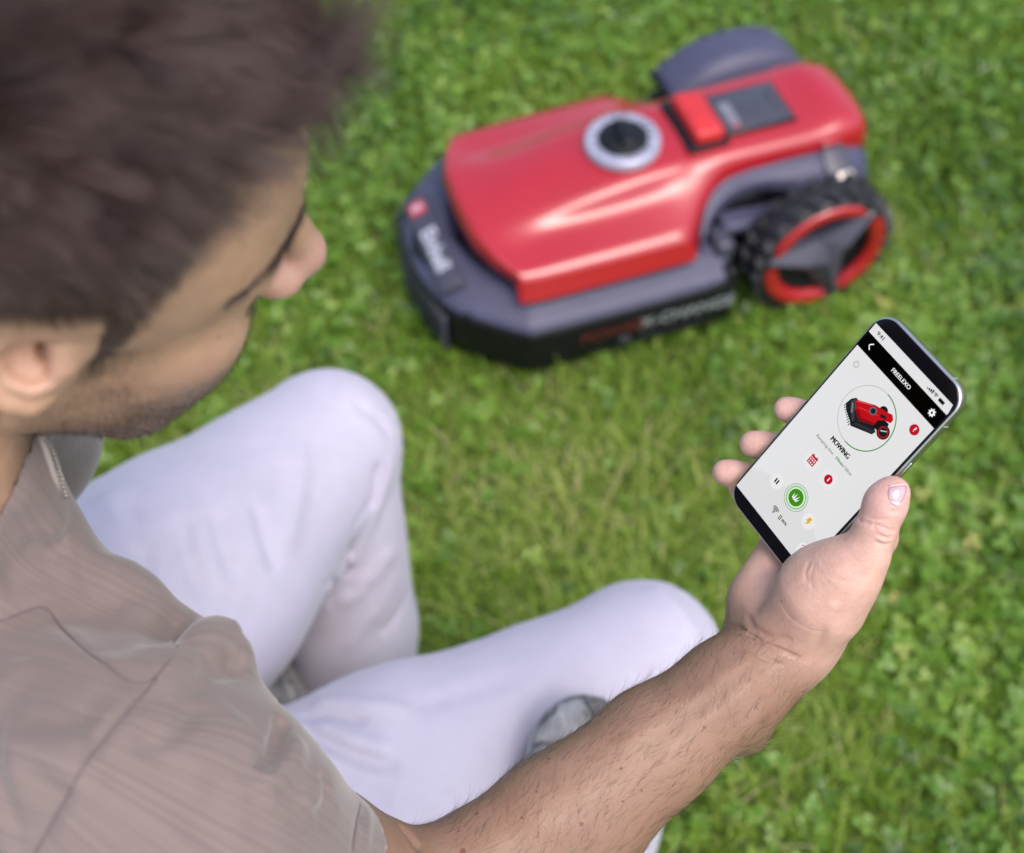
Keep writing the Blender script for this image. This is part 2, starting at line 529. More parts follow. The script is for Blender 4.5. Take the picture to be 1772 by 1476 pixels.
# ================================================================== ROBOT MOWER
RED = NT('red_plastic'); RED.l(RED.ramp(RED.noise(RED.coord(), 8, 3), [(.3, (.325, .003, .009)), (.7, (.365, .004, .012))]), RED.b.inputs['Base Color'])
RED.setb(Roughness=.38, Coat_Weight=.8, Specular_IOR_Level=.5); RED.b.inputs['Coat Roughness'].default_value = .20; RED = RED.m
REDB = plain('red_button', (.46, .020, .022), .45)
DGREY = plain('anthracite_plastic', (.045, .045, .066), .42, bump=.15)
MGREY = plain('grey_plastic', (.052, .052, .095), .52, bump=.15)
BLACK = plain('black_plastic', (.005, .0055, .007), .42, spec=.3)
RUBBER = plain('tyre_rubber', (.014, .014, .017), .55)
SILVER = plain('silver_ring', (.36, .36, .45), .28, .25)
PANEL = plain('display_panel', (.050, .050, .065), .20)
METAL = plain('clip_metal', (.55, .50, .45), .35, .5)
LOGOW = plain('lettering_white', (.46, .46, .54), .5)
LOGOR = plain('lettering_red', (.42, .03, .04), .5)
SIDEG = plain('lettering_grey', (.24, .26, .27), .5)
SIDER = plain('lettering_dark_red', (.09, .015, .014), .5)

MOW_A = math.radians(19.5)
mower = empty('robot_lawn_mower', (.406, 1.697, 0))
mower.rotation_euler = (0, 0, math.pi + MOW_A)
tag(mower, 'red robotic lawn mower with grey bumper deck and big treaded wheels on the lawn', 'lawn mower')

def grid_mesh(name, rows, mat, parent, caps=False, mirror=False, lv=2, crease=()):
    """loft through rows of points (each row the same length)"""
    if mirror:
        rows = [list(r) + [(x, -y, z) for (x, y, z) in reversed(r[:-1])] for r in rows]
    m = len(rows[0]); V = [p for r in rows for p in r]; Fs = []
    for i in range(len(rows) - 1):
        for j in range(m - 1):
            a = i * m + j; Fs.append((a, a + 1, a + m + 1, a + m))
    if caps: Fs.append(tuple(range(m))[::-1]); Fs.append(tuple((len(rows) - 1) * m + j for j in range(m)))
    me = mesh_pd(name, V, Fs, True)
    bm = bmesh.new(); bm.from_mesh(me); bmesh.ops.recalc_face_normals(bm, faces=bm.faces)
    if crease:
        cl = bm.edges.layers.float.get('crease_edge') or bm.edges.layers.float.new('crease_edge')
        bm.verts.ensure_lookup_table()
        for e in bm.edges:
            a, b = e.verts[0].index, e.verts[1].index
            for fn in crease:
                w_ = fn(a // m, a % m, b // m, b % m, m)
                if w_: e[cl] = w_
    bm.to_mesh(me); bm.free()
    o = link(name, me, mat, parent)
    if lv: subsurf(o, lv)
    return o

# ---- hood
hood_rows = [
    [(-.128, .055, .165), (-.130, .058, .195), (-.130, .050, .215), (-.130, .035, .225), (-.131, 0, .228)],
    [(-.120, .080, .170), (-.122, .084, .208), (-.119, .076, .236), (-.117, .055, .246), (-.116, 0, .250)],
    [(-.075, .087, .178), (-.075, .090, .218), (-.073, .083, .246), (-.071, .062, .256), (-.070, 0, .259)],
    [(-.045, .087, .184), (-.045, .090, .220), (-.044, .083, .240), (-.042, .064, .246), (-.042, 0, .248)],
    [(.010, .087, .188), (.010, .090, .220), (.010, .083, .240), (.010, .066, .246), (.010, 0, .248)],
    [(.090, .084, .186), (.090, .088, .216), (.090, .082, .238), (.090, .067, .245), (.090, 0, .248)],
    [(.135, .085, .178), (.135, .089, .210), (.135, .082, .236), (.135, .068, .244), (.135, 0, .247)],
    [(.172, .120, .160), (.172, .122, .198), (.168, .088, .222), (.166, .072, .240), (.166, 0, .246)],
    [(.205, .180, .150), (.218, .168, .190), (.208, .092, .214), (.206, .074, .238), (.206, 0, .245)],
    [(.260, .180, .150), (.262, .167, .190), (.260, .092, .208), (.258, .075, .234), (.258, 0, .243)],
    [(.340, .179, .149), (.340, .165, .189), (.340, .093, .202), (.340, .076, .224), (.340, 0, .236)],
    [(.420, .178, .148), (.420, .162, .188), (.418, .092, .196), (.418, .072, .208), (.418, 0, .222)],
    [(.462, .176, .147), (.462, .160, .187), (.468, .108, .192), (.470, .068, .202), (.472, 0, .209)],
    [(.478, .172, .147), (.474, .156, .188), (.497, .118, .198), (.511, .072, .205), (.516, 0, .208)],
    [(.480, .168, .150), (.478, .152, .180), (.502, .116, .186), (.517, .071, .190), (.523, 0, .192)],
    [(.478, .160, .150), (.478, .148, .168), (.501, .112, .170), (.515, .070, .170), (.521, 0, .170)],
]
hood = grid_mesh('hood', hood_rows, RED, mower, mirror=True, lv=2,
    crease=(lambda ai, aj, bi, bj, m: 1 if ai != bi and aj == bj and aj in (1, m - 2) and min(ai, bi) > 6 else 0,
            lambda ai, aj, bi, bj, m: 1 if ai != bi and aj == bj and aj in (3, m - 4) and min(ai, bi) > 6 else 0,
            lambda ai, aj, bi, bj, m: .5 if ai != bi and aj == bj and aj in (2, m - 3) and min(ai, bi) > 7 else 0,
            lambda ai, aj, bi, bj, m: .85 if ai == bi and ai in (13, 14) else 0,
            lambda ai, aj, bi, bj, m: 1 if ai == bi and ai in (8,) and min(aj, bj) in (0, m - 2) else 0,
            lambda ai, aj, bi, bj, m: 1 if ai != bi and aj == bj and aj in (0, m - 1) else 0))

# ---- bumper deck and skirt
outl = [(.150, .205), (.300, .206), (.440, .205), (.474, .203), (.500, .185), (.560, .128), (.578, .098), (.592, .050), (.597, 0)]
def ring(ol, z, inset=0.0):
    pts = []
    for (x, y) in ol:
        c = np.array([x - .30, y]); L = np.linalg.norm(c)
        pts.append((x - inset * (1.0 if x > .45 else 0) * (x - .42) / .18, max(y - inset, 0) if y > 0 else 0, z))
    return pts
def loop_rows(specs):
    rows = []
    for z, ins in specs: rows.append(ring(outl, z, ins))
    return rows
def rot(rows): return [list(r) for r in zip(*rows)]
def band(name, specs, mat, lv=1, cr=()):
    rows = rot(loop_rows(specs))       # outline stations x profile
    full = rows + [[(x, -y, z) for (x, y, z) in r] for r in reversed(rows[:-1])]
    return grid_mesh(name, full, mat, mower, lv=lv, crease=cr)
allc = lambda *js: (lambda ai, aj, bi, bj, m: .8 if ai != bi and aj == bj and aj in js else 0)
corner = lambda ai, aj, bi, bj, m: .75 if ai == bi and ai in (3, 5, 11, 13) else 0
deck = band('deck', [(.112, .000), (.121, .006), (.136, .042), (.140, .060), (.128, .075)], MGREY, 2, (allc(0, 1, 2, 3), corner))
skirt = band('skirt', [(.110, .002), (.104, -.003), (.030, -.004), (.022, .004), (.022, .030)], BLACK, 2, (allc(0, 1, 2, 3), corner))
link('deck_floor', mesh_pd('deck_floor', [(x, y, .126) for x, y, in [(a, b - .055 if b > .055 else 0) for a, b in outl]] + [(x, -y, .126) for x, y in [(a, b - .055 if b > .055 else 0) for a, b in reversed(outl)]], [tuple(range(18))]), BLACK, mower)

def rbox(name, c, s, mat, parent, w=.004, rot_=(0, 0, 0), seg=2, taper=1.0):
    x, y, z = [q / 2 for q in s]
    V = [(a * x * (taper if d > 0 else 1), b * y * (taper if d > 0 else 1), d * z) for d in (-1, 1) for (a, b) in ((-1, -1), (1, -1), (1, 1), (-1, 1))]
    me = mesh_pd(name, V, [(3, 2, 1, 0), (4, 5, 6, 7), (0, 1, 5, 4), (1, 2, 6, 5), (2, 3, 7, 6), (3, 0, 4, 7)])
    o = link(name, me, mat, parent); o.location = c; o.rotation_euler = rot_
    bevel(o, w, seg); me.polygons.foreach_set('use_smooth', np.full(6, True))
    return o
# end faces of the bumper beside the wheels
for sy in (-1, 1):
    rbox('deck_end', (.152, sy * .178, .075), (.020, .052, .108), BLACK, mower, .006)
# front comb of the bumper
for i in range(15):
    y_ = (i - 7) * .0165
    rbox('comb_tooth', (.598 - .0035 * abs(i - 7) ** 1.25 * .45, y_, .060), (.010, .007, .075), DGREY, mower, .002)
# label plate on the bumper's front
lab_n = Vector((.50, 0, .86)).normalized()
rbox('label_plate', (.5585, 0, .1365), (.040, .205, .010), DGREY, mower, .004, (0, math.radians(24), 0))

def text_mesh(name, body_, size, mat, parent, M, spacing=1.0, bold=0.0, align='CENTER', shear=0, name_kind=None, ext=0.0):
    cu = bpy.data.curves.new(name, 'FONT'); cu.body = body_; cu.size = 1.0; cu.align_x = align; cu.align_y = 'CENTER'
    cu.space_character = spacing; cu.offset = bold / size; cu.extrude = ext / size; cu.resolution_u = 4
    o = bpy.data.objects.new(name, cu); C.objects.link(o)
    dg = bpy.context.evaluated_depsgraph_get()
    me = bpy.data.meshes.new_from_object(o.evaluated_get(dg))
    bpy.data.objects.remove(o)
    me.name = name
    me.transform(Matrix.Scale(size, 4))
    me.materials.clear()
    o2 = link(name, me, mat, parent)
    o2.matrix_local = M
    return o2
def frame_m(o, xax, yax, s=1):
    x = Vector(xax).normalized(); y = Vector(yax).normalized(); z = x.cross(y)
    M = Matrix((x, y, z)).transposed().to_4x4(); M.translation = Vector(o); return M
# "Einhell" with its red square, read from the front of the machine
fx = Vector((math.sin(math.radians(24)) * 0, 1, 0)); fy = Vector((-math.cos(math.radians(24)), 0, math.sin(math.radians(24))))
zc = Vector((.5585, 0, .1365)) + lab_n * .0056 + Vector((.0, 0, .0))
text_mesh('lettering', 'Einhell', .034, LOGOW, mower, frame_m(zc + Vector((0, .022, .0004)), (0, 1, 0), fy), 1.0, .0007, ext=.0003)
sq = rbox('logo_square', zc + Vector((0, -.070, .0)), (.026, .026, .0012), LOGOR, mower, .0008, (0, math.radians(24), 0))
text_mesh('logo_mark', 'E', .022, LOGOW, mower, frame_m(zc + lab_n * .0012 + Vector((0, -.070, 0)), (0, 1, 0), fy), 1, .0008, ext=.0002)
# lettering on the left skirt
for sy in (1, -1):
    xa = (-sy, 0, 0)
    text_mesh('lettering', 'POWER', .030, SIDER, mower, frame_m((.345 + (sy < 0) * -.135, sy * .2128, .078), xa, (0, 0, 1)), 1.0, .0006, ext=.0002)
    text_mesh('lettering', 'X-CHANGE', .030, SIDEG, mower, frame_m((.224 + (sy < 0) * .105, sy * .2128, .078), xa, (0, 0, 1)), 1.0, .0006, ext=.0002)
    text_mesh('lettering', 'BRUSHLESS', .016, DGREY, mower, frame_m((.250, sy * .2128, .050), xa, (0, 0, 1)), 1.35, ext=.0002)
    ringm = rbox('brushless_ring', (.325, sy * .2118, .050), (.016, .0016, .016), DGREY, mower, .0004)

# ---- cutting height dial
def lathe(name, prof, n, mat, parent, loc=(0, 0, 0), rot_=(0, 0, 0), closed=False):
    V, Fs = [], []
    for (r_, z_) in prof:
        for k_ in range(n):
            a = 2 * math.pi * k_ / n; V.append((r_ * math.cos(a), r_ * math.sin(a), z_))
    m = len(prof)
    for i in range(m - 1 if not closed else m):
        i2 = (i + 1) % m
        for k_ in range(n):
            k2 = (k_ + 1) % n; Fs.append((i * n + k_, i * n + k2, i2 * n + k2, i2 * n + k_))
    me = mesh_pd(name, V, Fs, True)
    bm = bmesh.new(); bm.from_mesh(me); bmesh.ops.remove_doubles(bm, verts=bm.verts, dist=1e-6); bmesh.ops.recalc_face_normals(bm, faces=bm.faces); bm.to_mesh(me); bm.free()
    o = link(name, me, mat, parent); o.location = loc; o.rotation_euler = rot_
    return o
tilt_d = (0, math.radians(3.0), 0)
dial = lathe('dial', [(.0, .003), (.036, .003), (.0365, .0065), (.0415, .0088), (.052, .0090), (.0565, .0070), (.0575, .001), (.0575, -.006)], 48, SILVER, mower, (.255, 0, .2445), tilt_d)
lathe('dial_well', [(.0, .0036), (.0355, .0036), (.0355, .0040)], 32, BLACK, dial)
kn = rbox('knob', (0, 0, .0165), (.068, .021, .018), BLACK, dial, .006, (0, 0, math.radians(88)), 3, .8)
lathe('knob_base', [(0, .0045), (.0375, .0045), (.0375, .011), (.034, .0140), (0, .0145)], 32, BLACK, dial)
for k_ in range(18):
    a = math.radians(k_ * 20 + 5)
    if k_ % 4 == 3: continue
    tk = rbox('tick', (math.cos(a) * .0455, math.sin(a) * .0455, .0096), (.011, .0016 if k_ % 3 else .003, .0010), DGREY, dial, .0003, (0, 0, a))

# ---- stop button and display
rbox('button_well', (.138, 0, .2462), (.066, .118, .006), BLACK, mower, .002)
rbox('stop_button', (.134, 0, .2580), (.050, .104, .024), REDB, mower, .008, (0, math.radians(-3), 0), 4, .94)
rbox('display_frame', (.048, 0, .2478), (.118, .094, .006), BLACK, mower, .002)
pan = rbox('control_panel', (.048, 0, .2510), (.108, .084, .004), PANEL, mower, .0015)
for i in range(5):
    rbox('button', (.006 - (.0), (i - 2) * .0135, .2540), (.010, .009, .0016), DGREY, mower, .001)
rbox('display_window', (.084, .004, .2534), (.018, .050, .0010), plain('display_glass', (.16, .16, .19), .15), mower, .0005)
rbox('status_light', (.084, .033, .2538), (.010, .006, .0012), LOGOR, mower, .0005)

# ---- fairings above the wheels, clips, chassis
for sy in (-1, 1):
    rows = []
    for (x_, yo, zo, yi, zi) in [(-.112, .118, .150, .080, .196), (-.085, .130, .150, .083, .208), (-.050, .134, .168, .086, .214), (-.005, .132, .176, .086, .216), (.035, .118, .190, .085, .214), (.080, .104, .198, .083, .212), (.125, .108, .190, .084, .206), (.160, .126, .170, .105, .192), (.185, .160, .148, .150, .160)]:
        rows.append([(x_, sy * yi, zi), (x_, sy * (yi * .45 + yo * .55), zi - .006), (x_, sy * yo, zo + .010), (x_, sy * (yo + .001), zo - .012)])
    fe = grid_mesh('wheel_fairing', rows, MGREY, mower, lv=2)
    sl = fe.modifiers.new('t', 'SOLIDIFY'); sl.thickness = .004
    cb = rbox('clip', (-.052, sy * .112, .202), (.040, .056, .012), DGREY, mower, .003, (sy * math.radians(-32), 0, 0))
    rbox('clip_tab', (-.056, sy * .130, .193), (.036, .014, .010), METAL, mower, .003, (sy * math.radians(-32), 0, 0))
    rbox('hood_latch', (-.050, sy * .0890, .226), (.034, .008, .012), RED, mower, .003, (sy * math.radians(-20), 0, 0))
    rbox('side_arm', (.095, sy * .128, .150), (.095, .040, .020), MGREY, mower, .008, (0, math.radians(-6), 0), 3)
    rbox('arm_bracket', (.150, sy * .150, .135), (.030, .050, .045), DGREY, mower, .008)
rbox('chassis', (.02, 0, .115), (.250, .215, .130), BLACK, mower, .012)
rbox('under_body', (.33, 0, .075), (.46, .30, .09), BLACK, mower, .02)
rbox('tail_bumper', (-.118, 0, .135), (.030, .170, .075), DGREY, mower, .010)

# ---- wheels
WR = .120
def make_wheel(y_, sy):
    w = empty('wheel'); w.parent = mower
    w.location = (0, y_, WR - .004); w.rotation_euler = (-math.pi / 2 * sy, 0, .0)    # local z points outwards
    # profile (radius, outward)
    ty = lathe('tyre', [(.086, .024), (.094, .030), (.103, .029), (.108, .022), (.109, -.022), (.103, -.029), (.086, -.028)], 64, RUBBER, w)
    x, yy, z = .0085, .0060, .0135
    lug = mesh_pd('tread_lug', [(a * (x if c < 0 else x * .75), b * (yy if c < 0 else yy * .7), c * .0055) for c in (-1, 1) for a, b in ((-1, -2.6), (1, -2.2), (1, 2.6), (-1, 2.2))],
                  [(3, 2, 1, 0), (4, 5, 6, 7), (0, 1, 5, 4), (1, 2, 6, 5), (2, 3, 7, 6), (3, 0, 4, 7)])
    for k_ in range(22):
        for side in (-1, 1):
            a = 2 * math.pi * (k_ + (.5 if side > 0 else 0)) / 22
            o = link('tread_lug', lug, RUBBER, w)
            ex_ = Vector((-math.sin(a), math.cos(a), 0)); ez_ = Vector((math.cos(a), math.sin(a), 0)); ey_ = ez_.cross(ex_)
            M = Matrix((ex_, ey_, ez_)).transposed().to_4x4(); M.translation = ez_ * .1125 + Vector((0, 0, side * .0155))
            o.matrix_local = M @ Matrix.Rotation(side * .45, 4, 'Z')
    # dark disc and three-armed hub
    lathe('hub_disc', [(0, .010), (.060, .010), (.084, .020), (.090, .026)], 48, BLACK, w)
    # red ring in three arcs
    for q in range(3):
        a0, a1 = math.radians(-30 + 120 * q + 8 + 18), math.radians(-30 + 120 * q + 112 + 18)
        prof = [(.075, .024), (.077, .032), (.088, .035), (.097, .0345), (.101, .030), (.1015, .023)]
        rows = []
        nst = 26
        for i in range(nst + 1):
            a = a0 + (a1 - a0) * i / nst
            e_ = min(1, .55 + 4 * min(i, nst - i) / nst)
            rows.append([(math.cos(a) * (.090 + (r_ - .090) * e_), math.sin(a) * (.090 + (r_ - .090) * e_), z_) for r_, z_ in prof])
        ar = grid_mesh('rim_arc', rows, RED, w, lv=1)
        # hub arm: flat plate with a ridge
        am = math.radians(-30 + 120 * q + 18)
        c, s_ = math.cos(am), math.sin(am)
        R2 = lambda u, v, z_: (u * c - v * s_, u * s_ + v * c, z_)
        Vv = [R2(0, -.018, .036), R2(.018, -.031, .026), R2(.090, -.010, .030), R2(.101, 0, .032), R2(.090, .010, .030), R2(.018, .031, .026), R2(0, .018, .036), R2(.0, 0, .046), R2(.040, 0, .047), R2(.096, 0, .037),
              R2(.018, -.033, .010), R2(.090, -.012, .014), R2(.090, .012, .014), R2(.018, .033, .010)]
        Fs = [(0, 1, 8, 7), (1, 2, 9, 8), (2, 3, 9), (3, 4, 9), (4, 5, 8, 9), (5, 6, 7, 8), (1, 10, 11, 2), (2, 11, 12, 4), (4, 12, 13, 5)]
        me = mesh_pd('hub_arm', Vv, Fs)
        o = link('hub_arm', me, DGREY, w)
        me.update()
    return w
make_wheel(.180, 1); make_wheel(-.180, -1)
# grey cover added over the far wheel only, standing in for its sky-lit tread
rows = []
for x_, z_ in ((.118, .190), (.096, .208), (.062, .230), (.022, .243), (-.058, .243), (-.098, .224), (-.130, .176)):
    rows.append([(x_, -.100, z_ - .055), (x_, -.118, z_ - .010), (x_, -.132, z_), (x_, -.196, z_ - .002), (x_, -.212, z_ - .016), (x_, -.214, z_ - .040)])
gd = grid_mesh('added_wheel_cover', rows, MGREY, mower, lv=1)
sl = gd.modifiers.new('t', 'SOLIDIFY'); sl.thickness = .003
# ---- small front castors under the deck
for sy in (-1, 1):
    w = empty('castor'); w.parent = mower; w.location = (.50, sy * .09, .032)
    lathe('tyre', [(.0, .012), (.026, .012), (.034, .006), (.034, -.006), (.026, -.012), (0, -.012)], 24, RUBBER, w, rot_=(math.pi / 2, 0, 0))

# ================================================================== LOG
def build_log():
    s = Sculpt()
    s.chain([(-.46, .74, .190), (-.42, .66, .195), (-.30, .45, .200), (-.20, .10, .190)], [.190, .195, .205, .200], k=.05)
    s.cap((-.17, .32, .26), at(1012, 1345, 1.19), .060, .042, .05)
    s.ell(at(1024, 1306, 1.19), (.044, .045, .044), k=.02)
    s.plane((-.205, .12, .19), (.26, -.95, .05), .006)
    s.plane((-.455, .75, .19), (-.45, .87, .10), .006)
    s.plane((0, 0, -.02), (0, 0, -1))
    s.noise(5, .016, 61)
    s.noise(17, .006, 62, (1, .35, 1))
    s.noise(60, .0030, 63, (1, .22, 1))
    s.noise(110, .0012, 64)
    return s
log_s = build_log()
me, V = log_s.mesh('tree_log', .005)
t = NT('weathered_wood'); v = t.coord((1, .22, 1))
n_ = t.noise(v, 55, 6, .7, .4); n2 = t.noise(t.coord(), 9, 4, .6)
c_ = t.ramp(n_, [(.34, (.07, .062, .058)), (.44, (.24, .23, .225)), (.58, (.42, .405, .395)), (.75, (.58, .56, .54))])
c_ = t.mix(t.ramp(n2, [(.48, (0, 0, 0)), (.62, (.85, .85, .85))]), c_, (.085, .075, .065))
cr_ = t.n('TexVoronoi'); cr_.feature = 'DISTANCE_TO_EDGE'; cr_.inputs['Scale'].default_value = 20; wv_ = t.n('VectorMath'); wv_.operation = 'ADD'; t.l(t.coord((1, .16, 1)), wv_.inputs[0]); sc_ = t.n('VectorMath'); sc_.operation = 'SCALE'; sc_.inputs['Scale'].default_value = .06; nc_ = t.n('TexNoise'); nc_.inputs['Scale'].default_value = 16; t.l(t.coord(), nc_.inputs['Vector']); t.l(nc_.outputs['Color'], sc_.inputs[0]); t.l(sc_.outputs[0], wv_.inputs[1]); t.l(wv_.outputs[0], cr_.inputs['Vector'])
c_ = t.mix(t.ramp(cr_.outputs[0], [(.008, (.75, .75, .75)), (.035, (0, 0, 0))]), c_, (.05, .045, .04))
t.l(c_, t.b.inputs['Base Color']); t.setb(Roughness=.85)
t.bump(t.math('ADD', n_, t.ramp(cr_.outputs[0], [(0, (0, 0, 0)), (.06, (1, 1, 1))])), .8, .004)
a_ = np.empty(len(me.vertices) * 3, np.float32); me.vertices.foreach_get('co', a_)
LOG_O = np.array([-.38, .55, 0])
me.vertices.foreach_set('co', (a_.reshape(-1, 3) - LOG_O).astype(np.float32).ravel())
log = link('tree_log', me, t.m); log.location = LOG_O
tag(log, 'weathered grey log lying on the grass under the seated man', 'log')
# ================================================================== THE MAN
PH_R = np.array([[0.4835, 0.5238, -0.7013], [-0.8753, 0.2961, -0.3823], [0.0074, 0.7987, 0.6017]])   # phone: x right, y up, z out of the glass
PH_T = np.array([0.1834, 0.4648, 1.0536])
PW, PHH, PT = .0715, .1467, .0079
def hp(px, py, w):
    """point seen at px,py lying w metres in front of the phone's glass plane"""
    n = PH_R[:, 2]; o = PH_T + n * w
    d = A3 @ np.array([(px - 886) / FPX, (py - 738) / FPX, 1.0])
    return C3 + d * (((o - C3) @ n) / (d @ n))

HD_R = np.array([[0.9245, -0.1404, 0.3545], [0.2144, 0.9603, -0.1787], [-0.3153, 0.2412, 0.9178]])   # head: x forward, y left, z up
HD_T = np.array([-0.1909, 0.4157, 1.2943]) + HD_R @ np.array([-.005, 0, 0])

S_R = at(165, 1345, .640)          # right shoulder
E_R = at(805, 1605, .805)          # right elbow
W_R = at(1338, 1142, 0.823)         # right wrist
S_L = np.array([-.300, .560, 1.06]); E_L = np.array([-.385, .605, .81]); W_L = np.array([-.560, .520, .68])
NECK = np.array([-.285, .372, 1.135])
HIP_R, KNEE_R, ANK_R = np.array([-.36, .37, .51]), np.array([.118, .625, .485]), np.array([.075, .470, .10])
HIP_L, KNEE_L, ANK_L = np.array([-.43, .53, .54]), np.array([-.195, .870, .500]), np.array([-.160, .650, .10])

def build_body():
    s = Sculpt()
    # ---- trunk under the shirt
    s.cap((-.42, .42, .60), (-.375, .355, .95), .085, .075, .04)
    s.cap(S_R + (-.01, .01, -.02), (-.355, .375, 1.03), .040, .045, .04)
    s.cap((-.355, .375, 1.03), S_L + (-.01, -.01, -.02), .045, .040, .04)
    s.cap((-.385, .345, .95), NECK + (-.016, 0, -.05), .070, .046, .04)
    # ---- head, in its own frame
    s.M = (HD_R, HD_T)
    neck_l = HD_R.T @ (NECK - HD_T)
    s.cap((-.042, 0, -.025), neck_l + (0.0, 0, -.02), .052, .056, .025)
    s.ell((0.000, 0, .045), (.099, .077, .088), k=.02)
    s.ell((-.030, 0, .025), (.070, .068, .070), k=.03)
    s.ell((.040, 0, .020), (.056, .062, .070), k=.03)
    s.ell((.030, 0, -.040), (.062, .054, .062), k=.03)
    for y in (-1, 1):
        s.cap((.004, y * .051, -.055), (.050, y * .040, -.094), .015, .016, .03)
        s.cap((.050, y * .040, -.094), (.082, y * .012, -.108), .016, .015, .02)
        s.cap((.002, y * .053, -.010), (.004, y * .052, -.055), .018, .015, .02)
        s.ell((.062, y * .044, -.022), (.024, .020, .018), k=.025)
        s.ell((.070, y * .022, -.058), (.026, .020, .026), k=.02)
        s.ell((.042, y * .040, -.056), (.040, .022, .034), k=.03)
        s.cap((.090, y * .012, .024), (.080, y * .042, .026), .012, .010, .012)
        s.ell((.101, y * .033, .000), (.013, .017, .013), k=.012, sub=True)
        s.ell((.079, y * .032, -.001), (.0135, .0150, .0125), k=.004)          # eyeball under the lid
    s.ell((.084, 0, -.106), (.018, .020, .015), k=.015)
    s.cap((.094, 0, .020), (.118, 0, -.022), .0085, .0095, .012)
    s.ell((.1185, 0, -.030), (.0120, .0105, .0095), k=.008)
    for y in (-1, 1):
        s.ell((.109, y * .0125, -.035), (.0105, .0072, .0085), k=.008)
    s.cap((.103, 0, -.034), (.099, 0, -.052), .008, .008, .010)
    s.cap((.091, -.022, -.066), (.1015, 0, -.059), .0045, .0060, .006)
    s.cap((.091, .022, -.066), (.1015, 0, -.059), .0045, .0060, .006)
    s.cap((.090, -.020, -.069), (.099, 0, -.073), .0045, .0065, .004)
    s.cap((.090, .020, -.069), (.099, 0, -.073), .0045, .0065, .004)
    s.fold([(.093, -.024, -.067), (.105, 0, -.0665), (.093, .024, -.067)], .0022, -.004)
    # ---- ears: laid out on the tilted plane of the right pinna, then mirrored through the head for the left one
    lat = -HD_R[:, 1]
    O_e = HD_T + HD_R @ np.array([.012, -.0745, .010])
    toc = C3 - O_e; toc /= np.linalg.norm(toc)
    n_e = .70 * lat + .62 * toc; n_e /= np.linalg.norm(n_e)
    def ear(px, py, w=0.0):
        o = O_e + n_e * w
        d = A3 @ np.array([(px - 886) / FPX, (py - 738) / FPX, 1.0])
        return HD_R.T @ (C3 + d * (((o - C3) @ n_e) / (d @ n_e)) - HD_T)
    nl = HD_R.T @ n_e
    ul = ear(40, 560) - ear(40, 680); ul /= np.linalg.norm(ul)
    ul = ul - nl * (ul @ nl); ul /= np.linalg.norm(ul)
    Re0 = np.stack([np.cross(ul, nl), ul, nl], 1)
    for y in (1, -1):
        mm = np.array([1, y, 1.0])
        Re = Re0 * mm[:, None]
        e = lambda px, py, w=0.0: ear(px, py, w) * mm
        s.ell(e(42, 618, -.002), (.017, .023, .0045), Re, k=.010)
        s.cap(e(108, 590, -.004), e(60, 620, -.006), .006, .010, .012)
        hel = [(118, 584, .001), (98, 556, .003), (56, 548, .005), (12, 562, .006), (-22, 598, .006), (-34, 640, .005), (-18, 672, .003), (14, 688, .002), (48, 690, .001), (74, 680, .0)]
        s.chain([e(*q) for q in hel], [.0036, .0044, .0050, .0052, .0048, .0044, .0046, .0056, .0062, .0050], k=.003)
        s.chain([e(70, 585, .000), e(28, 596, .002), e(8, 626, .003), e(22, 655, .003), e(52, 662, .003), e(82, 652, .003)], [.0030, .0036, .0038, .0040, .0048, .0046], k=.004)
        s.cap(e(70, 606, -.007), e(84, 618, -.007), .010, .010, .008)
        s.ell(e(56, 622, .006), (.0100, .0105, .0070), Re, k=.005, sub=True)       # concha
        s.ell(e(78, 608, -.001), (.0036, .0058, .0085), Re, k=.004, sub=True)      # ear canal
        s.cap(e(104, 600, .003), e(106, 630, .003), .0040, .0045, .005)            # tragus
    s.M = None
    # ---- right arm
    fd = (W_R - E_R) / np.linalg.norm(W_R - E_R)
    s.chain([S_R, S_R * .5 + E_R * .5 + (0, 0, -.012), E_R], [.046, .042, .038], k=.015)
    s.chain([at(830, 1600, .800), at(990, 1420, 0.809), at(1135, 1292, 0.815), at(1262, 1196, 0.819), at(1345, 1134, 0.823)],
            [.0440, .0400, .0335, .0290, .0262], k=.010)
    s.chain([at(765, 1545, .785), at(940, 1415, 0.792), at(1110, 1290, 0.804), at(1240, 1205, 0.813)], [.036, .027, .021, .018], k=.012)
    s.cap(at(1270, 1212, 0.827), at(1322, 1155, 0.827), .0225, .0205, .012)         # radius side
    s.cap(at(1245, 1178, 0.835), at(1308, 1130, 0.835), .0185, .0175, .012)         # ulna side
    s.ell(at(1290, 1262, 0.839), (.013, .013, .013), k=.02)
    # tendons at the wrist
    s.fold([at(1180, 1225, 0.769), at(1250, 1170, 0.775), at(1300, 1130, 0.780)], .006, .0012)
    s.fold([at(1200, 1265, 0.767), at(1270, 1205, 0.776), at(1335, 1150, 0.780)], .007, .0012)
    # ---- right hand, holding the phone
    pal = [(1330, 1085, -.030), (1375, 1010, -.030), (1420, 930, -.030)]
    W0 = hp(1335, 1120, -.020)
    hand = lambda a: hp(*a)
    k = .012
    # metacarpals: little finger side to index side
    mcp = {'p': (1352, 935, -.030), 'r': (1398, 900, -.032), 'm': (1450, 878, -.032), 'i': (1505, 870, -.030)}
    base = {'p': (1314, 1072, -.022), 'r': (1325, 1085, -.026), 'm': (1362, 1100, -.026), 'i': (1398, 1105, -.022)}
    for q in 'prmi':
        s.cap(hand(base[q]), hand(mcp[q]), .0140, .0110, .014)
    s.chain([hp(1314, 1082, -.012), hp(1316, 1038, -.012), hp(1336, 985, -.017)], [.0168, .0158, .0125], k=.014)   # heel, little finger side
    s.chain([hp(1345, 1120, -.014), hp(1385, 1080, -.008), hp(1425, 1035, -.001)], [.0190, .0205, .0222], k=.018)     # thenar
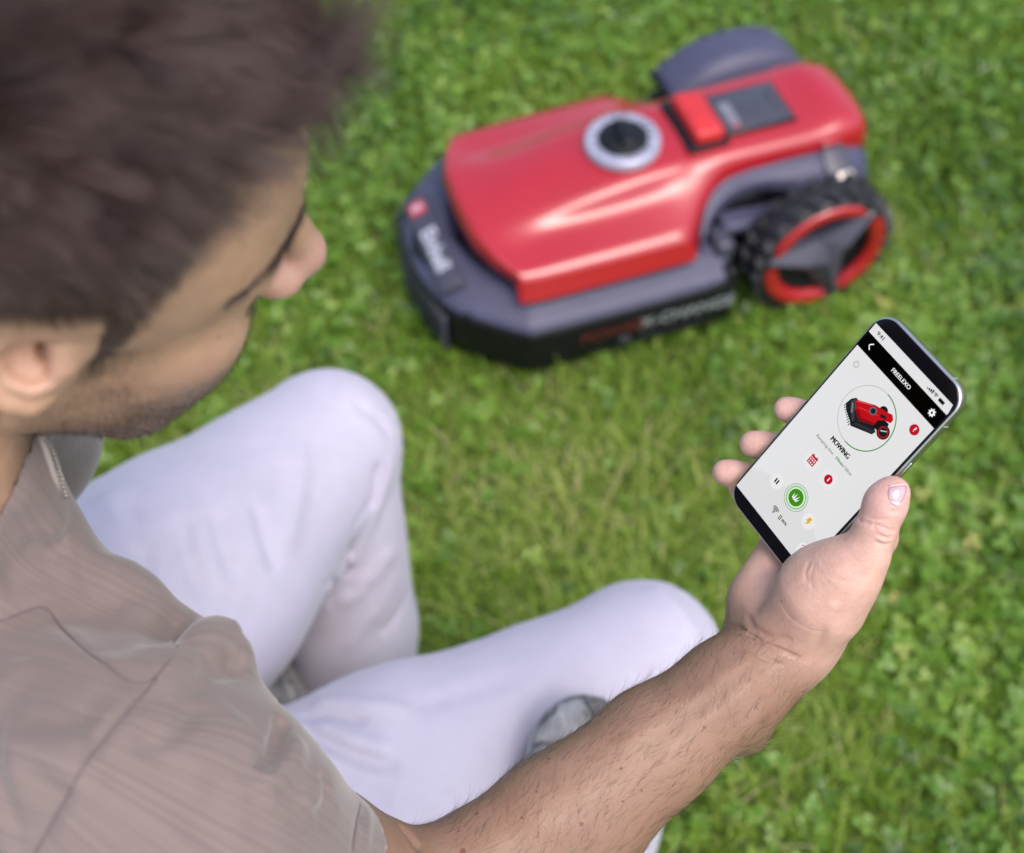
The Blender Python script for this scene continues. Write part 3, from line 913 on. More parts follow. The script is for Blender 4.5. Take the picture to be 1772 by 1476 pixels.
    s.chain([hp(1425, 1035, .000), hp(1466, 990, .003), hp(1500, 957, .004)], [.0222, .0172, .0122], k=.014)
    s.ell(hp(1415, 1005, .000), (.017, .017, .017), k=.015)
    s.cap(hp(1384, 1112, -.022), hp(1458, 1012, -.028), .0165, .0135, .015)
    s.cap(hp(1458, 1012, -.028), hp(1523, 930, -.026), .0135, .0100, .015)                                        # back of hand, index knuckle
    # thumb
    s.chain([hp(1492, 968, .004), hp(1517, 915, .005), hp(1533, 880, .005), hp(1547, 851, .004)], [.0122, .0108, .0098, .0082], k=.005)
    s.ell(hp(1532, 866, .005), (.0096, .0096, .0096), k=.008)
    # fingers behind the phone, tips curling past its left edge
    F = {'i': [mcp['i'], (1478, 790, -.022), (1415, 722, -.0185), (1360, 708, -.009)],
         'm': [mcp['m'], (1420, 828, -.024), (1358, 776, -.0195), (1302, 768, -.010)],
         'r': [mcp['r'], (1370, 868, -.024), (1308, 826, -.0190), (1254, 817, -.009)],
         'p': [mcp['p'], (1338, 893, -.022), (1303, 856, -.0180), (1280, 845, -.0150)]}
    Rr = {'i': (.0110, .0092, .0086, .0074), 'm': (.0115, .0096, .0088, .0078), 'r': (.0108, .0092, .0084, .0074), 'p': (.0098, .0082, .0072, .0062)}
    for q in 'imrp':
        s.chain([hand(p) for p in F[q]], Rr[q], k=.0035)
        s.ell(hand(F[q][3]) * .75 + hand(F[q][2]) * .25, (Rr[q][3] * 1.04,) * 3, k=.003)
    # ---- left arm, resting at his side
    s.chain([S_L, E_L], [.050, .042], k=.02)
    s.chain([E_L, W_L], [.042, .028], k=.02)
    dl = (W_L - E_L) / np.linalg.norm(W_L - E_L)
    side = np.cross(dl, (0, 0, 1)); side /= np.linalg.norm(side)
    s.ell(W_L + dl * .045, (.045, .030, .018), np.stack([dl, side, np.cross(dl, side)], 1), k=.02)
    for i, ln in enumerate((.070, .080, .075, .060)):
        b = W_L + dl * .075 + side * (.027 - .018 * i)
        s.chain([b, b + dl * ln * .55 + (0, 0, -.004), b + dl * ln * .9 + (0, 0, -.022)], [.0095, .0085, .0075], k=.004)
    s.chain([W_L + dl * .03 + side * .025, W_L + dl * .06 + side * .052, W_L + dl * .095 + side * .055], [.013, .011, .009], k=.008)
    # fine unevenness of skin
    s.noise(38, .0006, 3)
    return s

def skin_creases(s):
    H = lambda *q: [s.hit(*p) for p in q]
    F = []
    F.append((H((1254, 1080), (1276, 1083), (1319, 1111), (1355, 1127), (1388, 1140)), .0013, -.0020))
    F.append((H((1262, 1095), (1300, 1102), (1340, 1130)), .0011, -.0009))
    F.append((H((1280, 1118), (1320, 1140), (1362, 1152)), .0011, -.0006))
    F.append((H((1292, 1062), (1306, 1089), (1338, 1106), (1372, 1106)), .0022, -.0014))
    F.append((H((1350, 982), (1322, 1028), (1298, 1062)), .0070, -.0022))
    F.append((H((1404, 968), (1394, 990), (1398, 1012)), .0014, -.0005))
    F.append((H((1412, 972), (1402, 996), (1408, 1026)), .0012, -.0003))
    F.append((H((1507, 907), (1524, 913), (1538, 919), (1549, 918)), .0012, -.0017))
    F.append((H((1517, 922), (1527, 929), (1538, 932), (1546, 927)), .0012, -.0019))
    F.append((H((1512, 934), (1524, 941), (1535, 943), (1541, 938)), .0012, -.0015))
    F.append((H((1516, 914), (1530, 922), (1544, 922)), .0022, .0010))
    F.append((H((1516, 928), (1530, 936), (1543, 935)), .0022, .0010))
    F.append((H((1484, 899), (1493, 903), (1510, 908)), .0011, -.0012))
    F.append((H((1500, 896), (1520, 899), (1540, 897)), .0010, -.0005))
    F.append((H((1536, 884), (1548, 887), (1556, 881)), .0012, -.0007))
    F.append((H((1443, 1000), (1470, 1008), (1492, 1000)), .0014, -.0003))
    F.append((H((1430, 1080), (1412, 1118), (1394, 1150)), .0030, -.0012))
    F.append((H((1440, 1050), (1470, 1020), (1500, 985)), .0030, -.0012))
    F.append((H((1180, 1222), (1240, 1178), (1300, 1135)), .0050, .0010))
    F.append((H((1205, 1262), (1262, 1210), (1322, 1160)), .0055, .0012))
    F.append((H((1080, 1320), (1160, 1262), (1220, 1212)), .0060, -.0012))
    F.append((H((690, 1425), (712, 1450), (728, 1474)), .0030, -.0040))
    F.append((H((1322, 1215), (1292, 1262), (1262, 1298)), .0060, .0016))
    for f in F: s.fold(*f)

def build_shirt():
    s = Sculpt()
    # trunk of the shirt, hanging loose from shoulders to lap
    s.cap((-.415, .405, .62), (-.385, .345, .96), .110, .100, .05)
    s.cap((-.385, .345, .96), (-.370, .355, 1.05), .100, .080, .04)
    s.cap(S_R + (-.02, .010, -.015), (-.355, .365, 1.045), .055, .058, .03)
    s.cap((-.355, .375, 1.045), S_L + (-.02, -.01, -.02), .058, .050, .03)
    s.cap((-.350, .370, 1.04), NECK + (-.01, .0, -.015), .066, .062, .03)
    # collar and the placket edge below the throat
    col = lambda x, y, z: HD_T + HD_R @ np.array([x, y, z])
    cdir = col(-.045, 0, -.06) - NECK; cdir /= np.linalg.norm(cdir)
    s.cap(NECK + (-.01, 0, -.015), col(-.048, 0, -.075), .063, .0575, .02)
    s.cap(at(26, 800, .668), at(66, 908, .70), .0150, .0165, .025)
    s.cap(at(105, 1105, .705), at(290, 1172, .700), .025, .024, .05)
    s.cap(at(10, 990, .705), at(70, 1035, .71), .022, .022, .04)
    # right sleeve
    hem = at(505, 1550, .725)
    dr = (hem - S_R) / np.linalg.norm(hem - S_R)
    s.chain([S_R + (0, 0, -.004), at(330, 1420, .665), hem + dr * .03], [.060, .060, .058], k=.03)
    s.plane_local(hem, dr, .10, .003)
    # loose cloth between chest and sleeve
    s.cap(at(230, 1110, .72), at(330, 1200, .70), .025, .025, .03)
    s.cap(at(140, 1090, .74), at(50, 1010, .74), .030, .030, .03)
    # left sleeve
    s.chain([S_L + (-.005, 0, 0), S_L * .35 + E_L * .65, S_L * .2 + E_L * .8], [.058, .058, .058], k=.03)
    # hollow sleeves and neck
    s.chain([at(440, 1510, .712), hem + dr * .05], [.0555, .0570], k=.0)
    q = s.ops.pop(); s.ops.append(q[:5] + (.002, True))
    s.plane_local(col(-.045, 0, -.088), cdir + np.array([.12, -.10, 0]), .105, .003)
    s.cap(NECK + cdir * .02, col(-.044, 0, -.04), .0535, .0560, .002, True)
    return s

def shirt_folds(s):
    H = lambda *q: [s.hit(*p) for p in q]
    F = []
    F.append((H((62, 1472), (112, 1385), (160, 1305), (250, 1199)), .0035, -0.0022))       # armhole seam
    F.append((H((80, 1472), (132, 1385), (182, 1305), (262, 1215)), .0060, 0.0024))
    F.append((H((0, 1075), (75, 1040), (110, 1085), (180, 1140), (250, 1199)), .0030, -0.0016))   # yoke seam
    F.append((H((262, 1195), (320, 1130), (372, 1100), (404, 1120)), .013, 0.0085))        # rolled fold over the armpit
    F.append((H((300, 1230), (360, 1165), (398, 1158), (418, 1172)), .006, -0.0047))
    F.append((H((492, 1244), (488, 1266), (476, 1298), (446, 1332)), .0036, -0.0200))      # deep fold on the sleeve
    F.append((H((512, 1262), (504, 1318), (450, 1368), (382, 1392)), .0075, 0.0060))
    F.append((H((150, 1012), (215, 1003), (262, 1040), (300, 1085)), .014, 0.0068))
    F.append((H((120, 1045), (170, 1080), (200, 1140)), .012, -0.0047))
    F.append((H((0, 1180), (80, 1200), (170, 1250)), .018, -0.0054))
    F.append((H((0, 1330), (70, 1310), (150, 1260)), .020, 0.0054))
    F.append((H((0, 1420), (60, 1400), (110, 1340)), .016, -0.0047))
    F.append((H((330, 1472), (380, 1400), (470, 1370)), .015, -0.0041))
    F.append((H((520, 1400), (560, 1350), (600, 1345)), .010, 0.0027))
    F.append((H((300, 1340), (380, 1290), (430, 1240)), .014, 0.0041))
    F.append((H((395, 1395), (470, 1372), (548, 1352)), .0040, -0.0022))
    F.append((H((420, 1440), (500, 1425), (590, 1400)), .0050, -0.0027))
    F.append((H((556, 1330), (566, 1380), (560, 1440)), .0045, -0.0024))
    F.append((H((230, 1300), (300, 1270), (352, 1215)), .0050, -0.0027))
    F.append((H((615, 1362), (622, 1420), (612, 1475)), .0022, -0.0012))
    F.append((H((10, 1120), (90, 1130), (150, 1180)), .0050, -0.0027))
    F.append((H((30, 1240), (110, 1250), (170, 1225)), .0060, -0.0030))
    F.append((H((40, 940), (90, 955), (118, 948)), .0045, -0.0068))                       # edge of the placket
    F.append((H((20, 850), (70, 880), (110, 930)), .010, 0.0041))
    F.append((H((0, 1000), (60, 985), (110, 975)), .010, -0.0041))
    v = lambda px, py, into: (lambda p: p + (p - C3) / np.linalg.norm(p - C3) * into)(s.hit(px, py))
    a, b = v(352, 1128, .008), v(388, 1136, .011)
    c, d_ = v(190, 1022, .010), v(232, 1030, .012)
    e, g = v(104, 905, .004), v(112, 948, .004)
    s.cap(a, b, .012, .014, .012)
    s.cap(c, d_, .0075, .0075, .014)
    s.cap(v(306, 1066, -.004), v(292, 1110, -.004), .010, .006, .018, True)
    for f in F: s.fold(*f)
    s.cap(v(489, 1250, .003), v(466, 1314, .002), .0042, .0028, .002, True)
    F2 = [(H((638, 1392), (640, 1430), (633, 1474)), .0035, .0014), (H((262, 1190), (300, 1140), (340, 1100)), .0030, -.0022)]
    for f in F2: s.fold(*f)
    s.noise(11, .0028, 5)

def trouser_folds(s):
    H = lambda *q: [s.hit(*p) for p in q]
    F = []
    F.append((H((309, 890), (325, 960), (352, 1040)), 0.0085, -0.0064))
    F.append((H((374, 880), (385, 940), (406, 1005)), 0.0076, -0.0064))
    F.append((H((444, 870), (458, 930), (482, 990)), 0.0076, -0.0055))
    F.append((H((210, 860), (232, 930), (262, 1000)), 0.0093, -0.0064))
    F.append((H((180, 850), (215, 900), (245, 960)), 0.0102, 0.0064))
    F.append((H((520, 760), (515, 860), (490, 960)), 0.0119, 0.0042))
    F.append((H((680, 770), (652, 870), (606, 965), (560, 1030)), 0.0076, 0.0095))
    F.append((H((652, 800), (643, 868), (612, 915)), 0.0051, -0.0103))
    F.append((H((608, 930), (590, 985), (560, 1015)), 0.0051, -0.0074))
    F.append((H((700, 900), (668, 960), (620, 1020), (580, 1050)), 0.0085, 0.0064))
    F.append((H((520, 1262), (563, 1283), (625, 1312), (693, 1330)), 0.0055, -0.0103))
    F.append((H((540, 1252), (600, 1280), (680, 1300)), 0.0076, 0.0074))
    F.append((H((490, 1222), (560, 1216), (640, 1222), (720, 1232)), 0.0068, 0.0060))
    F.append((H((510, 1240), (570, 1238), (640, 1250)), 0.0059, -0.0046))
    F.append((H((560, 1330), (620, 1372), (680, 1392)), 0.0076, -0.0051))
    F.append((H((1120, 1010), (1175, 1060), (1205, 1110)), 0.0102, 0.0034))
    F.append((H((610, 700), (650, 720), (678, 760)), .0060, -0.0037))
    F.append((H((560, 1045), (600, 1020), (650, 1010)), .0070, -0.0037))
    F.append((H((1090, 1180), (1150, 1150), (1200, 1120)), .0060, -0.0030))
    F.append((H((700, 1230), (800, 1200), (900, 1160)), .0090, -0.0022))
    F.append((H((500, 1300), (540, 1340), (600, 1380)), .0060, -0.0045))
    F.append((H((690, 980), (640, 1070), (600, 1130)), .0070, 0.0037))
    F.append((H((705, 1010), (668, 1090), (640, 1160)), .0060, -0.0037))
    for f in F: s.fold(*f)
    s.noise(9, .0035, 11)
    s.noise(28, .0012, 12)

def build_trousers():
    s = Sculpt()
    s.ell((-.42, .42, .56), (.14, .17, .13), k=.06)
    s.chain([HIP_R, HIP_R * .45 + KNEE_R * .55 + (0, 0, -.005), KNEE_R], [.110, .092, .072], k=.03)
    s.ell(KNEE_R + (.006, .004, .004), (.070, .068, .068), k=.02)
    s.chain([KNEE_R, KNEE_R * .5 + ANK_R * .5 + (-.012, 0, 0), ANK_R], [.070, .066, .058], k=.012)
    s.chain([HIP_L, HIP_L * .5 + KNEE_L * .5 + (0, 0, -.01), KNEE_L], [.150, .122, .078], k=.03)
    s.chain([KNEE_L, KNEE_L * .5 + ANK_L * .5 + (0, 0, 0), ANK_L], [.070, .068, .060], k=.012)
    return s

# ------------------------------------------------------------------ building the man
MAN_O = np.array([-.42, .44, .0])
def shift(me, V=None):
    """mesh vertices relative to the man's base point"""
    n = len(me.vertices); a = np.empty(n * 3, np.float32); me.vertices.foreach_get('co', a)
    a = a.reshape(-1, 3) - MAN_O.astype(np.float32)
    me.vertices.foreach_set('co', a.ravel()); me.update()

def sstep(a, b, x):
    t = np.clip((x - a) / (b - a), 0, 1); return t * t * (3 - 2 * t)

def hair_mask(L):
    """head-frame points -> 0..1, where hair grows"""
    x, y, z = L[:, 0], np.abs(L[:, 1]), L[:, 2]
    wob = .0045 * vnoise(L, 70, 21) + .0035 * vnoise(L, 190, 22)
    xb = np.interp(z, [-.07, -.03, .01, .042, .06, .076, .09, .10, .14], [.008, .020, .032, .038, .043, .047, .049, .054, .080])
    m = sstep(.004, -.004, x - xb - wob)
    m = np.maximum(m, sstep(-.004, .004, z - np.interp(y, [0, .018, .030, .045], [.086, .089, .098, .104]) - wob) * sstep(.052, .044, y) * (x > 0))
    front = sstep(-.030, -.020, z - wob); back = sstep(-.062, -.052, z)
    m = m * np.where(x > -.008, front, back)
    m = m * sstep(.0835, .0800, y) * (x < .098)
    inear = (np.abs(x + .004) < .028) & (y > .060) & (z < .046) & (z > -.045)
    return np.where(inear, 0, m)

def beard_mask(L):
    x, y, z = L[:, 0], np.abs(L[:, 1]), L[:, 2]
    wob = .006 * vnoise(L, 60, 33)
    m = sstep(-.012, -.082, z + wob * 1.6) * sstep(-.004, .012, x) * (z > -.135)
    m = m * np.where((x > .085) & (z > -.045), 0, 1)
    mo = ((x > .088) & (y < .030)) * sstep(-.042, -.048, z) * sstep(-.066, -.060, z)
    side = sstep(.056, .036, x) * sstep(.008, .020, x) * sstep(.014, -.004, z) * sstep(-.085, -.050, z)
    m = np.maximum(m, side * .62 * (.75 + .5 * vnoise(L, 120, 35)))
    lip = (x > .090) & (y < .022) & (z < -.058) & (z > -.078)
    m = np.maximum(m, mo * .9)
    return np.where(lip & (mo < .5), m * .15, m) * (y < .080)

def make_skin():
    t = NT('skin'); v = t.coord()
    n1 = t.noise(v, 14, 4, .6); n2 = t.noise(v, 90, 4, .65); n3 = t.noise(v, 420, 3, .6)
    base = t.ramp(n1, [(.3, (.222, .130, .085)), (.7, (.272, .163, .108))])
    base = t.mix(t.math('MULTIPLY', t.attr('palm'), .85), base, (.640, .395, .318))  # pale palm skin, raised further to make up for its weak light
    base = t.mix(t.math('MULTIPLY', t.attr('face'), .9), base, (.535, .325, .212))  # face tone brightened in the colour, standing in for missing fill light
    base = t.mix(t.math('MULTIPLY', t.attr('pink'), .8), base, (.60, .345, .310))  # natural pink, its colour lifted because the fingers are dimly lit
    base = t.mix(t.ramp(n2, [(.35, (0, 0, 0)), (.75, (.30, .30, .30))]), base, (.26, .120, .088))
    base = t.mix(t.ramp(n3, [(.62, (0, 0, 0)), (.75, (.22, .22, .22))]), base, (.27, .130, .085))
    pal = t.mix(t.math('MULTIPLY', t.attr('scalp'), .93), base, (.045, .030, .025))
    sp = t.noise(v, 900, 2, .5)
    brd = t.math('MULTIPLY', t.attr('beard'), t.ramp(sp, [(.40, (.42, .42, .42)), (.60, (.95, .95, .95))]))
    pal = t.mix(brd, pal, (.050, .032, .024))
    # moles on the forearm
    geo = t.n('TexCoord')
    for (px, py, z, rr) in MOLES:
        d = t.n('VectorMath'); d.operation = 'DISTANCE'; t.l(geo.outputs['Object'], d.inputs[0])
        d.inputs[1].default_value = tuple(body_s.hit(px, py) - MAN_O)
        f = t.math('LESS_THAN', d.outputs['Value'], rr)
        pal = t.mix(t.math('MULTIPLY', f, .75), pal, (.13, .042, .030))
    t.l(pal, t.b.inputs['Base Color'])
    t.setb(Roughness=.50, Subsurface_Weight=.18, Subsurface_Scale=.006, Specular_IOR_Level=.42)
    t.b.inputs['Subsurface Radius'].default_value = (1.0, .35, .2)
    rg = t.ramp(t.noise(v, 60, 3), [(.3, (.42,) * 3), (.7, (.58,) * 3)]); t.l(rg, t.b.inputs['Roughness'])
    vo = t.n('TexVoronoi'); vo.inputs['Scale'].default_value = 950; t.l(v, vo.inputs['Vector'])
    h = t.math('ADD', t.math('MULTIPLY', vo.outputs[0], .7), t.math('MULTIPLY', t.noise(t.coord((1, 1, 3.0)), 260, 4, .7), 1.4))
    b1 = t.n('Bump'); b1.inputs['Strength'].default_value = .38; b1.inputs['Distance'].default_value = .0005; t.l(h, b1.inputs['Height'])
    b2 = t.n('Bump'); b2.inputs['Strength'].default_value = .35; b2.inputs['Distance'].default_value = .0015
    t.l(t.noise(v, 75, 4, .6), b2.inputs['Height']); t.l(b1.outputs[0], b2.inputs['Normal'])
    t.l(b2.outputs[0], t.b.inputs['Normal'])
    return t.m
MOLES = [(948, 1312, 0, .0011), (947, 1320, 0, .0006), (1218, 1258, 0, .0012), (1075, 1330, 0, .0009), (825, 1408, 0, .0012), (1006, 1426, 0, .0013), (801, 1473, 0, .0017),
         (1078, 1387, 0, .0008), (1110, 1368, 0, .0007), (903, 1415, 0, .0008), (929, 1370, 0, .0007), (815, 1398, 0, .0006), (1352, 1040, 0, .0006), (794, 1438, 0, .0007), (380, 584, 0, .0010)]

def fabric(name, col, axes, streak=.25, weave=1400, sheen=.3, var=.06, bump=.07):
    """woven cloth with slub streaks that run along the attribute axis"""
    t = NT(name)
    a = t.n('Attribute'); a.attribute_name = 'sc'
    mp = t.n('Mapping'); mp.inputs['Scale'].default_value = axes; t.l(a.outputs['Vector'], mp.inputs[0])
    n = t.noise(mp.outputs[0], 1.0, 3, .55)
    lo = tuple(c * (1 - streak) for c in col); hi = tuple(min(1, c * (1 + streak * .8)) for c in col)
    c1 = t.ramp(n, [(.32, lo), (.5, col), (.70, hi)])
    c2 = t.mix(t.ramp(t.noise(t.coord(), 7, 3), [(.3, (0, 0, 0)), (.7, (var * 4,) * 3)]), c1, tuple(c * .93 for c in col))
    t.l(c2, t.b.inputs['Base Color'])
    t.setb(Roughness=.85, Sheen_Weight=sheen, Specular_IOR_Level=.2, Subsurface_Weight=0)
    t.b.inputs['Sheen Roughness'].default_value = .5
    w = t.n('TexWave'); w.inputs['Scale'].default_value = weave / 6; w.inputs['Distortion'].default_value = 1.5; t.l(t.coord(), w.inputs['Vector'])
    h = t.math('ADD', n, t.math('MULTIPLY', t.noise(t.coord(), weave, 2), .6))
    t.bump(h, bump, .0008)
    return t.m

body_s = build_body(); skin_creases(body_s)
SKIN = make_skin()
man = empty('person', MAN_O)
tag(man, 'dark haired bearded man in taupe shirt and white trousers, seated and holding up a phone', 'person')

def fine_zone(c):
    l = (c - PH_T) @ PH_R
    hand = (np.linalg.norm(c - hp(1420, 1000, 0), axis=1) < .105) & (l[:, 2] > -.035)
    e_ = (c - HD_T) @ HD_R
    return hand | ((np.linalg.norm(e_ - np.array([-.005, -.088, .002]), axis=1) < .042))
me, V = body_s.mesh('body', .002, refine=fine_zone)
LH = (V - HD_T) @ HD_R
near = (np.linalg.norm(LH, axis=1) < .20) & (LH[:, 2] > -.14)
hm = np.where(near, hair_mask(LH), 0); bm_ = np.where(near, beard_mask(LH), 0)
attr_f(me, 'scalp', hm); attr_f(me, 'beard', bm_)
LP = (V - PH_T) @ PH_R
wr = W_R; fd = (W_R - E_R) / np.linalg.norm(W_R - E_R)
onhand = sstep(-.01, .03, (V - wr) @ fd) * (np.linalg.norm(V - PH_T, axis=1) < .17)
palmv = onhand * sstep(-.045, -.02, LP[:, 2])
tips = [hp(1340, 707, -.008), hp(1282, 768, -.009), hp(1233, 815, -.008), hp(1543, 850, .008), hp(1535, 870, .012)]
pk = np.zeros(len(V))
for q in tips: pk = np.maximum(pk, sstep(.024, .008, np.linalg.norm(V - q, axis=1)) * .8)
for q, r_, a_ in (((.118, 0, -.030), .030, .75), ((.0, -.088, .02), .030, .35), ((.0, .088, .02), .030, .55), ((.07, -.05, -.02), .03, .25), ((.098, 0, -.066), .014, .8)):
    pk = np.maximum(pk, sstep(r_, r_ * .3, np.linalg.norm(LH - np.array(q), axis=1)) * a_)
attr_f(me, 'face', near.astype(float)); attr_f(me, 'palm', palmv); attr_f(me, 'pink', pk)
tri = np.empty(len(me.polygons) * 4, np.int32); me.polygons.foreach_get('vertices', tri); tri = tri.reshape(-1, 4)
VB, TB = V, tri
shift(me)
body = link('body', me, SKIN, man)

def sample_surface(mask_v, n, rg):
    """random points on the skin, with normals, weighted by a vertex mask"""
    w = mask_v[TB].mean(1); a = np.linalg.norm(np.cross(VB[TB[:, 2]] - VB[TB[:, 0]], VB[TB[:, 3]] - VB[TB[:, 1]]), axis=1) * w
    k = rg.choice(len(TB), n, p=a / a.sum())
    u, v = rg.random((n, 1)), rg.random((n, 1))
    q = VB[TB[k]]
    P = (q[:, 0] * (1 - u) + q[:, 1] * u) * (1 - v) + (q[:, 3] * (1 - u) + q[:, 2] * u) * v
    N = np.cross(q[:, 2] - q[:, 0], q[:, 3] - q[:, 1]); N /= np.maximum(np.linalg.norm(N, axis=1, keepdims=True), 1e-12)
    s_ = np.sign((body_s.ev(P + N * .002, .02, False) - body_s.ev(P - N * .002, .02, False)))
    return P, N * s_[:, None]

def strands(name, pts, rad, mat, parent, tuft=None):
    """pts (n, k, 3) world points -> one hair object"""
    n, k = pts.shape[:2]
    hc = bpy.data.hair_curves.new(name)
    hc.add_curves([k] * n)
    hc.position_data.foreach_set('vector', (pts - MAN_O).astype(np.float32).ravel())
    at_ = hc.attributes.get('radius') or hc.attributes.new('radius', 'FLOAT', 'POINT')
    taper = np.linspace(1, .25, k)[None] * np.asarray(rad).reshape(-1, 1)
    at_.data.foreach_set('value', np.broadcast_to(taper, (n, k)).astype(np.float32).ravel())
    if tuft is not None:
        hc.attributes.new('tuft', 'FLOAT', 'CURVE').data.foreach_set('value', tuft.astype(np.float32))
    hc.materials.append(mat)
    o = bpy.data.objects.new(name, hc); C.objects.link(o); o.parent = parent
    o['kind'] = 'stuff'
    return o

def hair_mat(name, c1, c2, rough=.35):
    t = NT(name)
    hi = t.n('HairInfo')
    f = t.math('ADD', t.math('MULTIPLY', hi.outputs['Random'], .22), t.math('ADD', t.math('MULTIPLY', t.attr('tuft'), .58), t.math('MULTIPLY', hi.outputs['Intercept'], .25)))
    t.l(t.ramp(f, [(.1, c1), (.95, c2)]), t.b.inputs['Base Color'])
    t.setb(Roughness=rough, Specular_IOR_Level=.5)
    return t.m
HAIR = hair_mat('dark_brown_hair', (.003, .002, .0028), (.112, .066, .056), .32)
BROW = hair_mat('brow_hair', (.016, .010, .008), (.050, .032, .024))
ARMH = hair_mat('arm_hair', (.016, .009, .007), (.060, .034, .024), .4)

def grow(P, N, D, L, lift, curl, k, rg, jit=.35, clump=None):
    """strands that leave the skin along the normal and bend over towards the direction D"""
    n = len(P)
    D = D - N * (D * N).sum(1, keepdims=True)
    D /= np.maximum(np.linalg.norm(D, axis=1, keepdims=True), 1e-9)
    D = D + rg.normal(size=(n, 3)) * jit
    if clump is not None: D = D + clump
    D /= np.linalg.norm(D, axis=1, keepdims=True)
    pts = np.empty((n, k, 3)); pts[:, 0] = P - N * .0006
    dirv = N * lift[:, None] + D * (1 - lift[:, None])
    dirv /= np.linalg.norm(dirv, axis=1, keepdims=True)
    bend = rg.normal(size=(n, 3)) * curl
    for i in range(1, k):
        pts[:, i] = pts[:, i - 1] + dirv * (L / (k - 1))[:, None]
        dirv = dirv + D * .28 + bend / k
        dirv /= np.linalg.norm(dirv, axis=1, keepdims=True)
    return pts

rg = np.random.default_rng(11)
# ---- hair of the head
P, N = sample_surface(hm, 80000, rg)
L_ = (P - HD_T) @ HD_R
x, y, z = L_.T
top = sstep(.045, .105, z)
# lower down the hair falls forward and down, on top it is swept forward with a tousled fringe
Dl = np.stack([.25 + .95 * top, np.where(np.abs(y) > .001, -np.sign(y), 0) * 0.0 + .10 * np.sin(9 * x / .1), -.85 * (1 - top) - .05], 1)
fr = sstep(.035, .075, x) * sstep(.080, .095, z)
Dl[:, 2] += 1.25 * fr
Dl[:, 1] += -.10 * fr
cl = np.stack([vnoise(L_, 85, 1), vnoise(L_, 85, 2), vnoise(L_, 85, 3)], 1) * .62 + np.stack([vnoise(L_, 210, 4), vnoise(L_, 210, 5), vnoise(L_, 210, 6)], 1) * .45
Ln = .006 + .024 * top + .005 * sstep(.01, .06, z) + .022 * fr
Ln = Ln * (1 - .60 * sstep(.025, .050, x) * (1 - sstep(.084, .100, z)))
Ln *= rg.uniform(.65, 1.2, len(P)) * (1 + .25 * vnoise(L_, 60, 8))
lift = .22 + .33 * top + .18 * fr
keep = rg.random(len(P)) < (.55 + .45 * sstep(-.03, .03, z))
pts = grow(P, N, Dl @ HD_R.T, Ln, lift, .35, 7, rg, .20, (cl * (.35 + .65 * top)[:, None]) @ HD_R.T)
# locks: every strand leans towards the tip of its nearest guide strand
gi = rg.choice(len(P), 2600, replace=False)
near_g = np.concatenate([np.argmin(((q[:, None] - P[gi][None]) ** 2).sum(2), 1) for q in np.array_split(P, 160)])
G = pts[gi][near_g]
wgt = (np.linspace(0, 1, 7) ** 1.3)[None, :, None] * (.30 + .38 * top)[:, None, None]
pts = pts * (1 - wgt) + G * wgt + (rg.normal(size=pts.shape) * .0004) * np.linspace(0, 1, 7)[None, :, None]
tuft = rg.random(2600)[near_g]
strands('hair', pts[keep], np.full(keep.sum(), .00008), HAIR, man, tuft[keep])
# ---- loose tufts of the fringe, standing forward
fm = hm * sstep(.055, .075, LH[:, 0]) * sstep(.088, .100, LH[:, 2])
Pt, Nt = sample_surface(fm, 46, rg)
n_t = 26
Pr = np.repeat(Pt, n_t, 0) + rg.normal(0, .0022, (46 * n_t, 3)); Nr = np.repeat(Nt, n_t, 0)
dt = np.stack([rg.uniform(.7, 1.1, 46), rg.uniform(-.55, .35, 46), rg.uniform(.15, 1.0, 46)], 1) @ HD_R.T
lt = np.repeat(rg.uniform(.030, .050, 46), n_t) * rg.uniform(.8, 1.05, 46 * n_t)
pf = grow(Pr, Nr, np.repeat(dt, n_t, 0), lt, np.full(46 * n_t, .40), .2, 8, rg, .05)
cen_ = pf.reshape(46, n_t, 8, 3).mean(1, keepdims=True)
w8 = (np.linspace(0, 1, 8) ** 1.2)[None, None, :, None] * .75
pf = (pf.reshape(46, n_t, 8, 3) * (1 - w8) + cen_ * w8).reshape(-1, 8, 3)
strands('hair_tuft', pf, np.full(len(pf), .00009), HAIR, man, np.repeat(rg.random(46), n_t))
# ---- beard and moustache stubble
P, N = sample_surface(bm_, 15000, rg)
L_ = (P - HD_T) @ HD_R
D = np.tile(np.array([.35, 0, -1.0]) @ HD_R.T, (len(P), 1))
mo = (L_[:, 0] > .088) & (L_[:, 2] > -.064)
pts = grow(P, N, D, rg.uniform(.0020, .0045, len(P)) * np.where(mo, 1.7, 1), np.full(len(P), .45), .2, 4, rg, .35)
strands('beard', pts, np.full(len(P), .00007), BROW, man)
